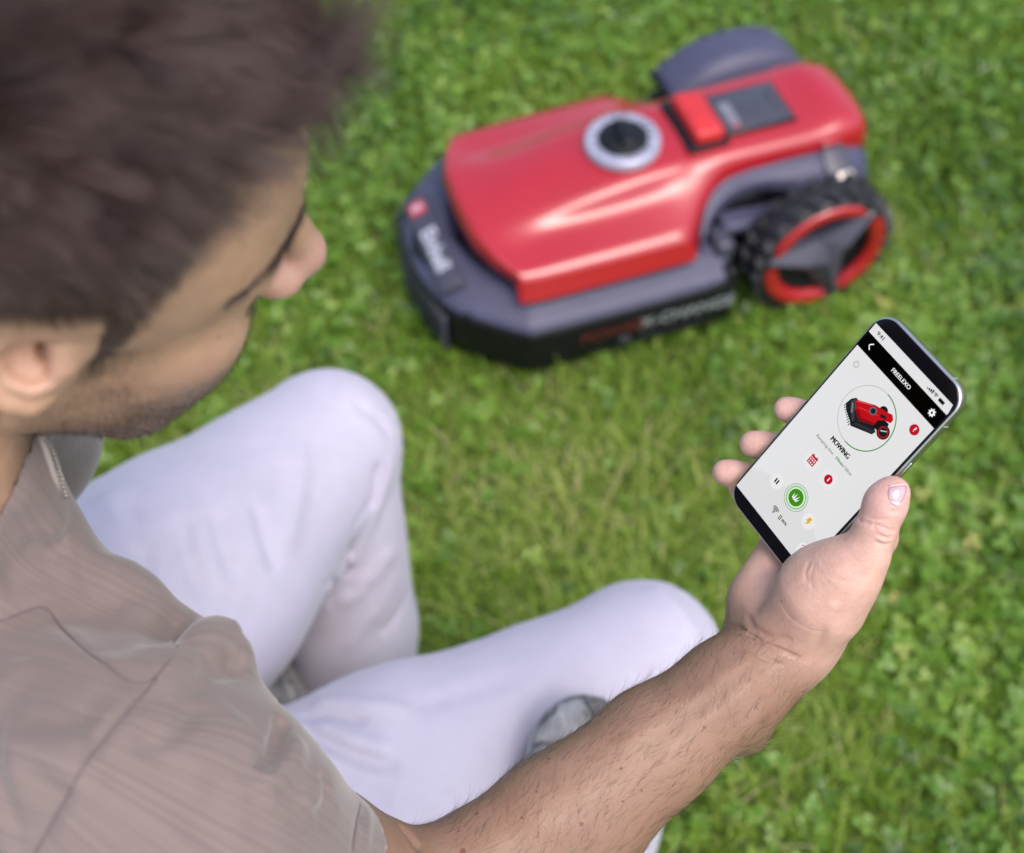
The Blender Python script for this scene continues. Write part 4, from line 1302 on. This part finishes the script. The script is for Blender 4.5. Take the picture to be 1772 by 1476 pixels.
# ---- eyebrows
bp = [(.1015, .010, .0310), (.0990, .022, .0350), (.0905, .036, .0375), (.0800, .0490, .0365), (.0720, .0570, .0330)]
tt = rg.random(1000); seg = tt * 4; i0 = np.minimum(seg.astype(int), 3); f = (seg - i0)[:, None]
for sy in (-1, 1):
    B = np.array(bp) * np.array([1, sy, 1])
    c_ = B[i0] * (1 - f) + B[i0 + 1] * f
    c_ = c_ + rg.normal(size=(1000, 3)) * np.array([.0006, .0006, .0030])[None] * (1.0 - .6 * np.abs(2 * tt - .8))[:, None]
    Pw = body_s.project(HD_T + c_ @ HD_R.T)
    Nw = body_s.normal(Pw)
    D = ((B[i0 + 1] - B[i0]) + np.array([0, 0, -.003])) @ HD_R.T
    pts = grow(Pw, Nw, D, rg.uniform(.005, .009, 1000), np.full(1000, .22), .15, 5, rg, .16)
    strands('eyebrow', pts, np.full(1000, .000065), BROW, man)
    # upper lashes
    la = rg.uniform(-1, 1, 140)
    Pe = np.stack([.0915 - .004 * la ** 2, sy * (.032 + .013 * la), -.0075 - .0015 * (1 - la ** 2)], 1)
    Pw = body_s.project(HD_T + Pe @ HD_R.T); Nw = body_s.normal(Pw)
    D = np.tile(np.array([.6, 0, -.4]) @ HD_R.T, (140, 1))
    strands('eyelash', grow(Pw, Nw, D, rg.uniform(.007, .010, 140), np.full(140, .5), .1, 5, rg, .12), np.full(140, .00008), BROW, man)
# ---- hair on the forearm
ax = E_R + fd * 0
tA = (VB - E_R) @ fd; lenA = np.linalg.norm(W_R - E_R)
dax = np.linalg.norm(VB - E_R - tA[:, None] * fd, axis=1)
am = sstep(-.02, .03, tA) * sstep(lenA + .012, lenA - .02, tA) * (dax < .075)
P, N = sample_surface(am, 6200, rg)
sw = .55 * np.sin(P @ np.array([40., 25, 10])) + .6 * vnoise(P, 18, 7)
side_ = np.cross(np.tile(fd, (len(P), 1)), N)
D = fd[None] * 1.0 + side_ * (-.38 + sw * .55)[:, None]
pts = grow(P, N, D, rg.uniform(.005, .019, len(P)), rg.uniform(.05, .24, len(P)), 1.1, 9, rg, .22)
strands('arm_hair', pts, np.full(len(P), .000054), ARMH, man)

# ---- thumb nail: a thin curved plate lying on the thumb
def plate(name, corners, nu, nv, out, thick, mat, round_=.25):
    """a curved plate following the skin between four points seen in the photograph"""
    c = np.array(corners, float); V = []
    for j in range(nv + 1):
        v = j / nv
        for i in range(nu + 1):
            u = i / nu
            uu, vv = 2 * u - 1, 2 * v - 1
            su, sv = uu * math.sqrt(1 - round_ * vv * vv), vv * math.sqrt(1 - round_ * uu * uu)
            uu, vv = (su + 1) / 2, (sv + 1) / 2
            p = (c[0] * (1 - uu) + c[1] * uu) * (1 - vv) + (c[3] * (1 - uu) + c[2] * uu) * vv
            V.append(p)
    P = np.array([body_s.hit(*p) for p in V]); N = body_s.normal(P)
    e = np.array([min(i, nu - i) / nu * 2 for j in range(nv + 1) for i in range(nu + 1)]) * np.array([min(j, nv - j) / nv * 2 for j in range(nv + 1) for i in range(nu + 1)])
    T = P + N * (out * np.clip(.35 + e[:, None] * 2.0, 0, 1)); Bq = P - N * thick
    n = len(P); q = lambda i, j: j * (nu + 1) + i
    Fs = []
    for j in range(nv):
        for i in range(nu):
            Fs.append((q(i, j), q(i + 1, j), q(i + 1, j + 1), q(i, j + 1))); Fs.append(tuple(n + k for k in (q(i, j + 1), q(i + 1, j + 1), q(i + 1, j), q(i, j))))
    rim = [q(i, 0) for i in range(nu)] + [q(nu, j) for j in range(nv)] + [q(i, nv) for i in range(nu, 0, -1)] + [q(0, j) for j in range(nv, 0, -1)]
    for a, b in zip(rim, rim[1:] + rim[:1]): Fs.append((a, n + a, n + b, b))
    me = mesh_pd(name, np.r_[T, Bq] - MAN_O, Fs, True)
    return link(name, me, mat, man)
t = NT('nail'); vv = t.coord()
t.l(t.ramp(t.noise(vv, 140, 2), [(.35, (.46, .29, .32)), (.65, (.50, .34, .37))]), t.b.inputs['Base Color'])
t.setb(Roughness=.28, Subsurface_Weight=.2, Subsurface_Scale=.003, Coat_Weight=.25)
NAIL = t.m
LUN = plain('nail_lunula', (.55, .41, .45), .32)
NTIP = plain('nail_tip', (.58, .45, .42), .35)
plate('thumbnail', [(1536, 843), (1572, 839), (1560, 873), (1536, 866)], 10, 10, .00080, .001, NAIL, .30)
plate('nail_lunula', [(1538, 865), (1560, 868), (1556, 878), (1541, 872)], 8, 5, .00090, .001, LUN, .45)
plate('nail_tip', [(1537, 840.8), (1571, 837.2), (1571.5, 838.6), (1536.5, 842.4)], 8, 2, .0010, .001, NTIP, .1)

# ---- clothes
def cloth_attr(me, V, regions):
    """regions: (weight, A, B): streak axis and cross axis for each"""
    out = np.zeros((len(V), 3))
    for w, A, Bx in regions:
        out += w[:, None] * np.stack([V @ A, V @ Bx, V @ np.cross(A, Bx)], 1)
    attr_color(me, 'sc', out)

shirt_s = build_shirt(); shirt_folds(shirt_s)
me, V = shirt_s.mesh('shirt', .0024)
hem = at(505, 1550, .725); dr = (hem - S_R) / np.linalg.norm(hem - S_R)
ds, _ = Sculpt.segd(V, S_R + dr * .03, hem + dr * .1)
bx = np.cross(dr, (0, 0, 1)); bx /= np.linalg.norm(bx); by = np.cross(dr, bx)
ab = np.array([.82, -.30, .48]); ab /= np.linalg.norm(ab); cb = np.cross(ab, (0, 0, 1)); cb /= np.linalg.norm(cb)
p0_, p1_, p2_ = shirt_s.hit(62, 1472), shirt_s.hit(160, 1305), shirt_s.hit(250, 1199)
ns = np.cross(p2_ - p0_, C3 - p1_); ns *= np.sign(ns @ dr)
sleeve = ((V - p1_) @ ns > 0) & (ds < .13)
rv = V - S_R
ang = np.arctan2(rv @ by, rv @ bx) * .062
u_ = np.where(sleeve, V @ dr, V @ ab); v_ = np.where(sleeve, ang, V @ cb)
attr_color(me, 'sc', np.stack([u_, v_, np.where(sleeve, 1.0, 0.0)], 1))
shift(me)
SHIRT = fabric('taupe_heathered_jersey', (.180, .140, .130), (4.0, 420, 3), .13)
shirt = link('shirt', me, SHIRT, man)

def tube(name, pts, rad, mat, parent, seg=6, off=True, closed=False):
    pts = [Vector(p - MAN_O) if off else Vector(p) for p in pts]
    n = len(pts); V, Fs = [], []
    rad = [rad] * n if np.isscalar(rad) else rad
    for i, p in enumerate(pts):
        a = pts[(i - 1) % n if closed else max(i - 1, 0)]; b = pts[(i + 1) % n if closed else min(i + 1, n - 1)]
        tq = (b - a).normalized().to_track_quat('Z', 'Y')
        for k_ in range(seg):
            th = 2 * math.pi * k_ / seg
            V.append(p + tq @ Vector((math.cos(th) * rad[i], math.sin(th) * rad[i], 0)))
    m = n if closed else n - 1
    for i in range(m):
        j = (i + 1) % n
        for k_ in range(seg):
            k2 = (k_ + 1) % seg
            Fs.append((i * seg + k_, i * seg + k2, j * seg + k2, j * seg + k_))
    if not closed:
        Fs.append(tuple(range(seg))[::-1]); Fs.append(tuple((n - 1) * seg + k_ for k_ in range(seg)))
    return link(name, mesh_pd(name, V, Fs, True), mat, parent)

def seam(name, px, rad, mat, sc, n=40):
    c = np.array(px, float); k_ = np.linspace(0, len(c) - 1, n); i0 = np.minimum(k_.astype(int), len(c) - 2); f = (k_ - i0)[:, None]
    # smooth the polyline a little before dropping it on the cloth
    q = c[i0] * (1 - f) + c[i0 + 1] * f
    for _ in range(3): q[1:-1] = (q[:-2] + q[1:-1] * 2 + q[2:]) / 4
    P_ = np.array([sc.hit(x, y) for x, y in q])
    for _ in range(2): P_ = P_ - sc.normal(P_) * sc.ev(P_, .05, True, True)[:, None]
    tube(name, list(P_ + sc.normal(P_) * rad * .4), rad, mat, man, 6)
SEAM = plain('seam_thread', (.130, .100, .110), .9)
EDGE = plain('placket_edge', (.34, .30, .27), .85)
seam('seam', [(62, 1474), (112, 1385), (160, 1305), (200, 1258), (238, 1212), (268, 1180)], .00055, SEAM, shirt_s)
seam('seam', [(2, 1075), (75, 1042), (110, 1085), (180, 1140), (225, 1178), (262, 1184), (300, 1142), (340, 1102)], .00045, SEAM, shirt_s)
seam('hem_stitch', [(628, 1388), (624, 1420), (616, 1474)], .00030, SEAM, shirt_s)
tube('placket_edge', [shirt_s.project([at(x, y, z)])[0] for x, y, z in ((70, 752, .655), (80, 785, .66), (88, 820, .668), (94, 858, .68))], .0018, EDGE, man, 8)
for i in range(16):
    p_ = at(72 + 22 * i / 15 + 5, 752 + 106 * i / 15, .655 + .025 * i / 15); p_ = shirt_s.project([p_])[0]
    tube('placket_tooth', [p_ + (.0006, 0, .0012), p_ + (.0030, -.0004, .0010)], .0006, EDGE, man, 5)

trous_s = build_trousers(); trouser_folds(trous_s)
me, V = trous_s.mesh('trousers', .0042)
cloth_attr(me, V, [(np.ones(len(V)), np.array([1., 0, 0]), np.array([0, 1., 0]))])
shift(me)
TROU = fabric('white_cotton', (.440, .412, .495), (60, 60, 60), .03, 1600, .2, .02, .12)
trousers = link('trousers', me, TROU, man)

# ---- shoes
def shoe(ank, direction):
    d = np.array(direction, float); d /= np.linalg.norm(d)
    s_ = Sculpt()
    heel = np.array([ank[0], ank[1], .045]) - d * .02
    s_.chain([heel, heel + d * .10, heel + d * .17], [.042, .044, .036], k=.02)
    s_.ell(heel + d * .19, (.040, .040, .028), k=.02)
    s_.cap(heel + (0, 0, .0), np.array([ank[0], ank[1], .10]), .038, .036, .02)
    s_.plane((0, 0, .006), (0, 0, -1))
    m_, v_ = s_.mesh('shoe', .005)
    shift(m_)
    return link('shoe', m_, SHOE, man)
SHOE = plain('white_canvas', (.62, .60, .58), .8)
shoe(ANK_R, (.75, .35, 0)); shoe(ANK_L, (.6, .75, 0))

# ================================================================== PHONE
phone = empty('smartphone')
Mp = Matrix([[*PH_R[0], PH_T[0]], [*PH_R[1], PH_T[1]], [*PH_R[2], PH_T[2]], [0, 0, 0, 1]])
phone.matrix_world = Mp
tag(phone, 'smartphone with lit mowing app screen held in the man\'s right hand', 'phone')
def rrect(w, h, r, n=10, inset=0):
    w, h, r = w / 2 - inset, h / 2 - inset, max(r - inset, .0003)
    pts = []
    for cx, cy, a0 in ((w - r, h - r, 0), (-w + r, h - r, 90), (-w + r, -h + r, 180), (w - r, -h + r, 270)):
        for i in range(n + 1):
            a = math.radians(a0 + 90 * i / n); pts.append((cx + r * math.cos(a), cy + r * math.sin(a)))
    return pts
def loft(name, rings, mat, parent, cap0=True, cap1=True, smooth=True):
    m = len(rings[0]); V = [p for r in rings for p in r]; Fs = []
    for i in range(len(rings) - 1):
        for j in range(m):
            j2 = (j + 1) % m; Fs.append((i * m + j, i * m + j2, (i + 1) * m + j2, (i + 1) * m + j))
    if cap0: Fs.append(tuple(range(m))[::-1])
    if cap1: Fs.append(tuple((len(rings) - 1) * m + j for j in range(m)))
    me = mesh_pd(name, V, Fs, False)
    if smooth:
        for p_ in me.polygons:
            if len(p_.vertices) == 4: p_.use_smooth = True
    return link(name, me, mat, parent)
FRAME = plain('polished_steel_frame', (.60, .575, .53), .30, 1.0, var=.03)
GLASS = NT('black_glass'); GLASS.setb(Base_Color=(.003, .003, .005, 1), Roughness=.06, Specular_IOR_Level=.5); GLASS = GLASS.m
BACK = plain('matt_glass_back', (.10, .10, .13), .35)
W_, H_, R_ = .0715, .1475, .0125
loft('frame', [[(x, y, z) for x, y in rrect(W_, H_, R_, inset=i)] for z, i in ((-.0074, .0012), (-.0068, .0003), (-.0060, 0), (-.0012, 0), (-.0004, .0003), (.0000, .0010))], FRAME, phone)
loft('glass', [[(x, y, z) for x, y in rrect(W_, H_, R_, inset=i)] for z, i in ((-.0002, .0011), (.0003, .0012), (.00045, .0016))], GLASS, phone)
loft('back_glass', [[(x, y, z) for x, y in rrect(W_, H_, R_, inset=i)] for z, i in ((-.0078, .0020), (-.0074, .0013), (-.0070, .0013))], BACK, phone)
rbox('camera_bump', (-.017, .050, -.0088), (.030, .030, .0022), BACK, phone, .001)
for q in ((-.024, .057), (-.024, .043), (-.010, .050)):
    lathe('camera_lens', [(0, -.0112), (.0055, -.0112), (.0062, -.0105), (.0062, -.0098)], 20, GLASS, phone, (q[0], q[1], 0))
rbox('power_key', (W_ / 2 + .0002, .0165, -.0036), (.0010, .0165, .0028), FRAME, phone, .0005)
rbox('volume_key', (-W_ / 2 - .0002, .030, -.0036), (.0010, .011, .0028), FRAME, phone, .0005)
rbox('volume_key', (-W_ / 2 - .0002, .014, -.0036), (.0010, .011, .0028), FRAME, phone, .0005)
ANT = plain('antenna_line', (.36, .35, .33), .5)
for (x_, y_, sx_, sy_) in ((W_ / 2, .0520, .0006, .0009), (-W_ / 2, .0520, .0006, .0009), (W_ / 2, -.0520, .0006, .0009), (-W_ / 2, -.0520, .0006, .0009), (.0210, H_ / 2, .0009, .0006), (-.0210, -H_ / 2, .0009, .0006)):
    rbox('antenna_line', (x_ - math.copysign(.0002, x_) * (sx_ < sy_), y_ - math.copysign(.0002, y_) * (sx_ > sy_), -.0036), (sx_, sy_, .0048), ANT, phone, .0001)

# ---- what the screen shows, drawn in millimetres from its centre, each layer a hair above the last
scr_root = empty('screen'); scr_root.parent = phone
LIT = {}
def lit(c):
    if c not in LIT:
        lin = tuple((v_ / 255 / 12.92 if v_ / 255 <= .04045 else ((v_ / 255 + .055) / 1.055) ** 2.4) for v_ in c)
        LIT[c] = emis('screen_%02x%02x%02x' % c, lin, 1.0)
    return LIT[c]
Z0 = .00055
def flat(name, pts, col, layer, holes=None):
    me = mesh_pd(name, [(x / 1000, y / 1000, Z0 + layer * .000015) for x, y in pts], [tuple(range(len(pts)))])
    return link(name, me, lit(col), scr_root)
def circ(x, y, r, n=40): return [(x + r * math.cos(2 * math.pi * i / n), y + r * math.sin(2 * math.pi * i / n)) for i in range(n)]
def arc(name, x, y, r, w, a0, a1, col, layer, n=48):
    V, Fs = [], []
    for i in range(n + 1):
        a = math.radians(a0 + (a1 - a0) * i / n)
        V += [((x + (r - w / 2) * math.cos(a)) / 1000, (y + (r - w / 2) * math.sin(a)) / 1000, Z0 + layer * .000015), ((x + (r + w / 2) * math.cos(a)) / 1000, (y + (r + w / 2) * math.sin(a)) / 1000, Z0 + layer * .000015)]
        if i: Fs.append((2 * i - 2, 2 * i - 1, 2 * i + 1, 2 * i))
    return link(name, mesh_pd(name, V, Fs), lit(col), scr_root)
def bar(name, x0, y0, x1, y1, w, col, layer):
    d = np.array([x1 - x0, y1 - y0]); d = d / np.linalg.norm(d); n_ = np.array([-d[1], d[0]]) * w / 2
    return flat(name, [(x0 + n_[0], y0 + n_[1]), (x1 + n_[0], y1 + n_[1]), (x1 - n_[0], y1 - n_[1]), (x0 - n_[0], y0 - n_[1])][::-1], col, layer)
def rect(name, x0, y0, x1, y1, col, layer): return flat(name, [(x0, y0), (x1, y0), (x1, y1), (x0, y1)], col, layer)
def txt(s_, x, y, size, col, layer, width=None, bold=0.0, align='CENTER', spacing=1.0):
    o = text_mesh('text', s_, size / 1000, lit(col), scr_root, Matrix.Translation((x / 1000, y / 1000, Z0 + layer * .000015)), spacing, 0.0, align)
    if width:
        xs = [v_.co.x for v_ in o.data.vertices]; wd = max(xs) - min(xs)
        k_ = width / 1000 / wd
        for v_ in o.data.vertices: v_.co.x *= k_
    if bold:                                      # heavier strokes: the outline again, a hair to the side and above
        bm = bmesh.new(); bm.from_mesh(o.data)
        for q_ in (1, 2):
            g_ = bmesh.ops.duplicate(bm, geom=[f_ for f_ in bm.faces][:len(o.data.polygons)])
            bmesh.ops.translate(bm, vec=(bold / 1000 * q_, 0, .000004 * q_), verts=[e_ for e_ in g_['geom'] if isinstance(e_, bmesh.types.BMVert)])
        bm.to_mesh(o.data); bm.free()
    return o
BG = (223, 223, 224)
flat('background', [(-33.4, -64.3), (-32.6, -64.5), (32.6, -64.5), (33.2, -64.2), (33.2, 60.0), (32.0, 64.3), (-33.4, 64.3)], BG, 0)
rect('title_bar', -33.5, 48.1, 33.3, 58.1, (1, 1, 1), 1)
txt('9:41', -25.9, 61.2, 3.3, (20, 20, 20), 2, 5.4, .08)
for i in range(4): rect('signal_bar', 14.5 + i * 1.25, 60.2, 15.35 + i * 1.25, 60.9 + i * .55, (10, 10, 10), 2)
for r_ in (.5, 1.25, 2.0): arc('wifi_arc', 21.2, 60.1, r_, .48, 48, 132, (10, 10, 10), 2, 10)
rect('battery', 23.9, 60.1, 28.0, 62.0, (10, 10, 10), 2)
bar('back_arrow', -27.8, 53.3, -25.8, 55.3, .62, (250, 250, 250), 2); bar('back_arrow', -27.8, 53.1, -25.8, 51.1, .62, (250, 250, 250), 2)
txt('FREELEXO', -.1, 53.2, 3.5, (248, 248, 248), 2, 15.2, .08)
gp = []
for i in range(32):
    a = 2 * math.pi * i / 32; r_ = 2.35 if (i % 4) in (0, 1) else 1.65; gp.append((26.3 + r_ * math.cos(a), 53.1 + r_ * math.sin(a)))
flat('gear', gp, (250, 250, 250), 2); flat('gear_hole', circ(26.3, 53.1, .75, 16), (1, 1, 1), 3)
arc('loading_ring', -26, 40.1, 1.9, .35, 0, 360, (178, 178, 180), 2); arc('loading_ring', -26, 40.1, 1.1, .5, 0, 360, (190, 190, 192), 2); flat('loading_dot', circ(-26, 39.9, .6, 12), (236, 236, 236), 3)
flat('help_button', circ(25.5, 39.6, 3.05), (184, 18, 40), 2); txt('?', 25.5, 39.7, 4.0, (250, 250, 250), 3, None, .12)
RC = (.2, 23.7)
arc('progress_ring', *RC, 18.2, .34, 90, 268, (172, 172, 174), 2, 64); arc('progress_ring', *RC, 18.2, .62, -92, 90, (56, 138, 40), 2, 64)
# small picture of the mower inside the ring
mini = [('mini_underside', [(-12.0, 26.2), (-8.2, 22.6), (-4.4, 20.6), (-1.6, 20.2), (6.4, 24.6), (9.0, 22.6), (-3.4, 16.8), (-8.6, 19.6), (-13.4, 24.0)], (34, 35, 40)), ('mini_bumper', [(-15.2, 20.6), (-14.5, 24.6), (-12.6, 27.2), (-9.6, 27.2), (-8.5, 21), (-3.4, 18.0), (6.5, 23.5), (9.8, 22.4), (9.0, 19.8), (-4.0, 13.8), (-6.2, 15.4), (-12.2, 18.0)], (28, 29, 33)),
        ('mini_bumper_top', [(-13.9, 23.8), (-12.2, 26.6), (-10.4, 26.6), (-7.6, 20.8), (-4.2, 17.5), (-5.2, 16.2), (-9.8, 19.6)], (58, 60, 66)),
        ('mini_label', [(-12.7, 23.6), (-11.7, 24.0), (-8.3, 19.9), (-9.2, 19.2)], (120, 124, 130)),
        ('mini_side', [(-3.0, 17.6), (8.8, 22.6), (9.3, 20.6), (-3.6, 15.2)], (44, 46, 52)),
        ('mini_arch', [(5.4, 27.6), (8.4, 30.6), (12.4, 31.2), (13.4, 28), (10, 23.5), (6.4, 23.4)], (20, 21, 24)),
        ('mini_far_wheel', circ(5.0, 33.6, 2.9, 20), (26, 27, 30)),
        ('mini_hood', [(-11.9, 25.9), (-11.6, 26.6), (-10.4, 27.4), (-1.0, 32.6), (6.8, 34.8), (10.4, 36.2), (12.8, 34.4), (12.9, 32.2), (8.9, 30.4), (6.0, 27.6), (6.4, 24.4), (-1.6, 20.0), (-4.4, 20.4), (-8.2, 22.4)], (186, 16, 26)),
        ('mini_hood_shade', [(-8.2, 22.4), (-4.4, 20.4), (-1.6, 20.0), (6.4, 24.4), (6.2, 25.6), (-2.2, 21.8), (-6.6, 23.6)], (140, 8, 16)),
        ('mini_hood_light', [(-11.0, 26.0), (-9.8, 26.7), (-2.0, 31.2), (-2.2, 31.6), (-10.4, 27.1)], (222, 96, 92)),
        ('mini_ridge', [(-7.5, 24.4), (4.5, 29.6), (4.4, 30.0), (-7.6, 25.0)], (214, 56, 58)),
        ('mini_dial', circ(.4, 29.4, 2.3, 24), (96, 100, 108)), ('mini_knob', circ(.4, 29.4, 1.5, 20), (24, 32, 44)),
        ('mini_display', [(4.6, 31.2), (8.0, 33.0), (9.4, 31.8), (6.0, 30.0)], (46, 24, 28)),
        ('mini_wheel', circ(13.2, 25.6, 4.1, 28), (22, 22, 25)), ('mini_rim', circ(13.2, 25.6, 3.3, 28), (176, 20, 32)), ('mini_hub', circ(13.2, 25.6, 2.6, 28), (26, 28, 32)),
        ('mini_spoke', [(11.2, 25.4), (14.6, 27.6), (14.9, 27.2), (11.6, 24.9)], (208, 210, 214))]
for i, (n_, pts, c_) in enumerate(mini): flat(n_, pts, c_, 2 + i)
for i in range(9):
    x_, y_ = -14.9 + i * 1.22, 20.2 - i * .72
    bar('mini_tooth', x_, y_, x_ - .25, y_ - 1.5, .5, (22, 22, 24), 3)
txt('MOWING', 0, .7, 4.4, (15, 15, 15), 2, 15.6, .20)
txt('Remaining time:', -7.9, -4.9, 2.7, (75, 75, 75), 2, 15.4)
txt('59min', 5.4, -4.9, 2.7, (40, 140, 40), 2, 6.8, .08)
txt('/120min', 12.7, -4.9, 2.7, (70, 70, 70), 2, 7.0)
for x_ in (-7.3, 7.7):
    flat('button_plate', [(x_ + 5.4 * a, -17.1 + 5.4 * b) for a, b in [(p_[0] * 2, p_[1] * 2) for p_ in rrect(1, 1, .3, 6)]], (227, 227, 228), 2)
CX, CY = -7.3, -17.2
RD = (184, 18, 40)
rect('calendar_icon', CX - 2.6, CY - 2.6, CX + 2.6, CY + 1.3, RD, 3); rect('calendar_icon', CX - 2.6, CY + 1.7, CX + 2.6, CY + 3.0, RD, 3)
for dx in (-1.5, 1.5): rect('calendar_icon', CX + dx - .4, CY + 2.9, CX + dx + .4, CY + 3.8, RD, 4)
for a in (-1.5, 0, 1.5):
    for b in (-1.5, .2): rect('calendar_cell', CX + a - .45, CY + b - .45, CX + a + .45, CY + b + .45, (235, 225, 226), 4)
flat('info_button', circ(7.7, -17, 2.8), RD, 3); txt('i', 7.7, -17, 3.9, (250, 250, 250), 4, None, .18)
flat('dock', [(-33.4, -49.1), (-27, -45.6), (-21.2, -43.2), (-10, -40.5), (0, -39.8), (10, -40.5), (21.9, -43.5), (28.6, -47.2), (33.2, -50.6), (33.2, -64.2), (32.6, -64.5), (-32.6, -64.5), (-33.4, -64.3)], (216, 216, 217), 1)
for x_, y_, r_ in ((-15.4, -42.4, 4.6), (15.8, -42.8, 4.6), (25.6, -57.0, 4.8)): flat('round_button', circ(x_, y_, r_), (229, 229, 230), 2)
for dx in (-.85, .85): rect('pause_icon', -15.5 + dx - .5, -43.9, -15.5 + dx + .5, -40.8, (12, 12, 12), 3)
GC = (.4, -39.5)
flat('mow_button', circ(*GC, 8.0), (205, 222, 202), 2); arc('mow_ring', *GC, 8.0, .28, 0, 360, (112, 148, 108), 3)
flat('mow_button', circ(*GC, 6.4), (204, 238, 196), 3); arc('mow_ring', *GC, 6.4, .34, 0, 360, (62, 92, 60), 4); flat('mow_button', circ(*GC, 5.1), (66, 138, 30), 5)
for (a, b, c_, d) in ((-1.6, -1.7, -2.6, 1.6), (-.9, -1.9, -.6, 2.5), (.1, -1.9, 1.6, 2.3), (.9, -1.9, 2.7, .7)):
    flat('grass_icon', [(GC[0] + a - .55, GC[1] + b), (GC[0] + a + .75, GC[1] + b), (GC[0] + c_, GC[1] + d)], (245, 248, 243), 6)
flat('lightning_icon', [(15.0, -40.3), (17.4, -40.3), (16.4, -42.3), (17.6, -42.3), (14.9, -46.0), (15.5, -43.3), (14.1, -43.3)], (222, 172, 28), 3)
for a, b in ((-1.3, -1.0), (1.3, .5)):
    for q in ((-1, -1, 1, -1), (1, -1, 1, 1), (1, 1, -1, 1), (-1, 1, -1, -1)): bar('map_icon', 25.6 + a + q[0], -57 + b + q[1], 25.6 + a + q[2], -57 + b + q[3], .4, RD, 3)
bar('map_icon', 22.6, -55.4, 23.6, -54.4, .4, RD, 3); bar('map_icon', 23.6, -54.4, 25.2, -54.4, .4, RD, 4)
flat('wifi_dot', circ(-4.3, -56.4, .55, 12), (15, 15, 15), 3)
for r_ in (1.5, 2.6, 3.7): arc('wifi_arc', -4.3, -56.6, r_, .6, 50, 130, (15, 15, 15), 3, 12)
rect('battery_icon', .3, -56.6, 2.0, -53.7, (20, 30, 10), 3); rect('battery_icon', .65, -56.2, 1.65, -54.1, (190, 196, 150), 4)
txt('80%', 5.1, -55.2, 2.3, (25, 25, 25), 3, 4.3, .08)
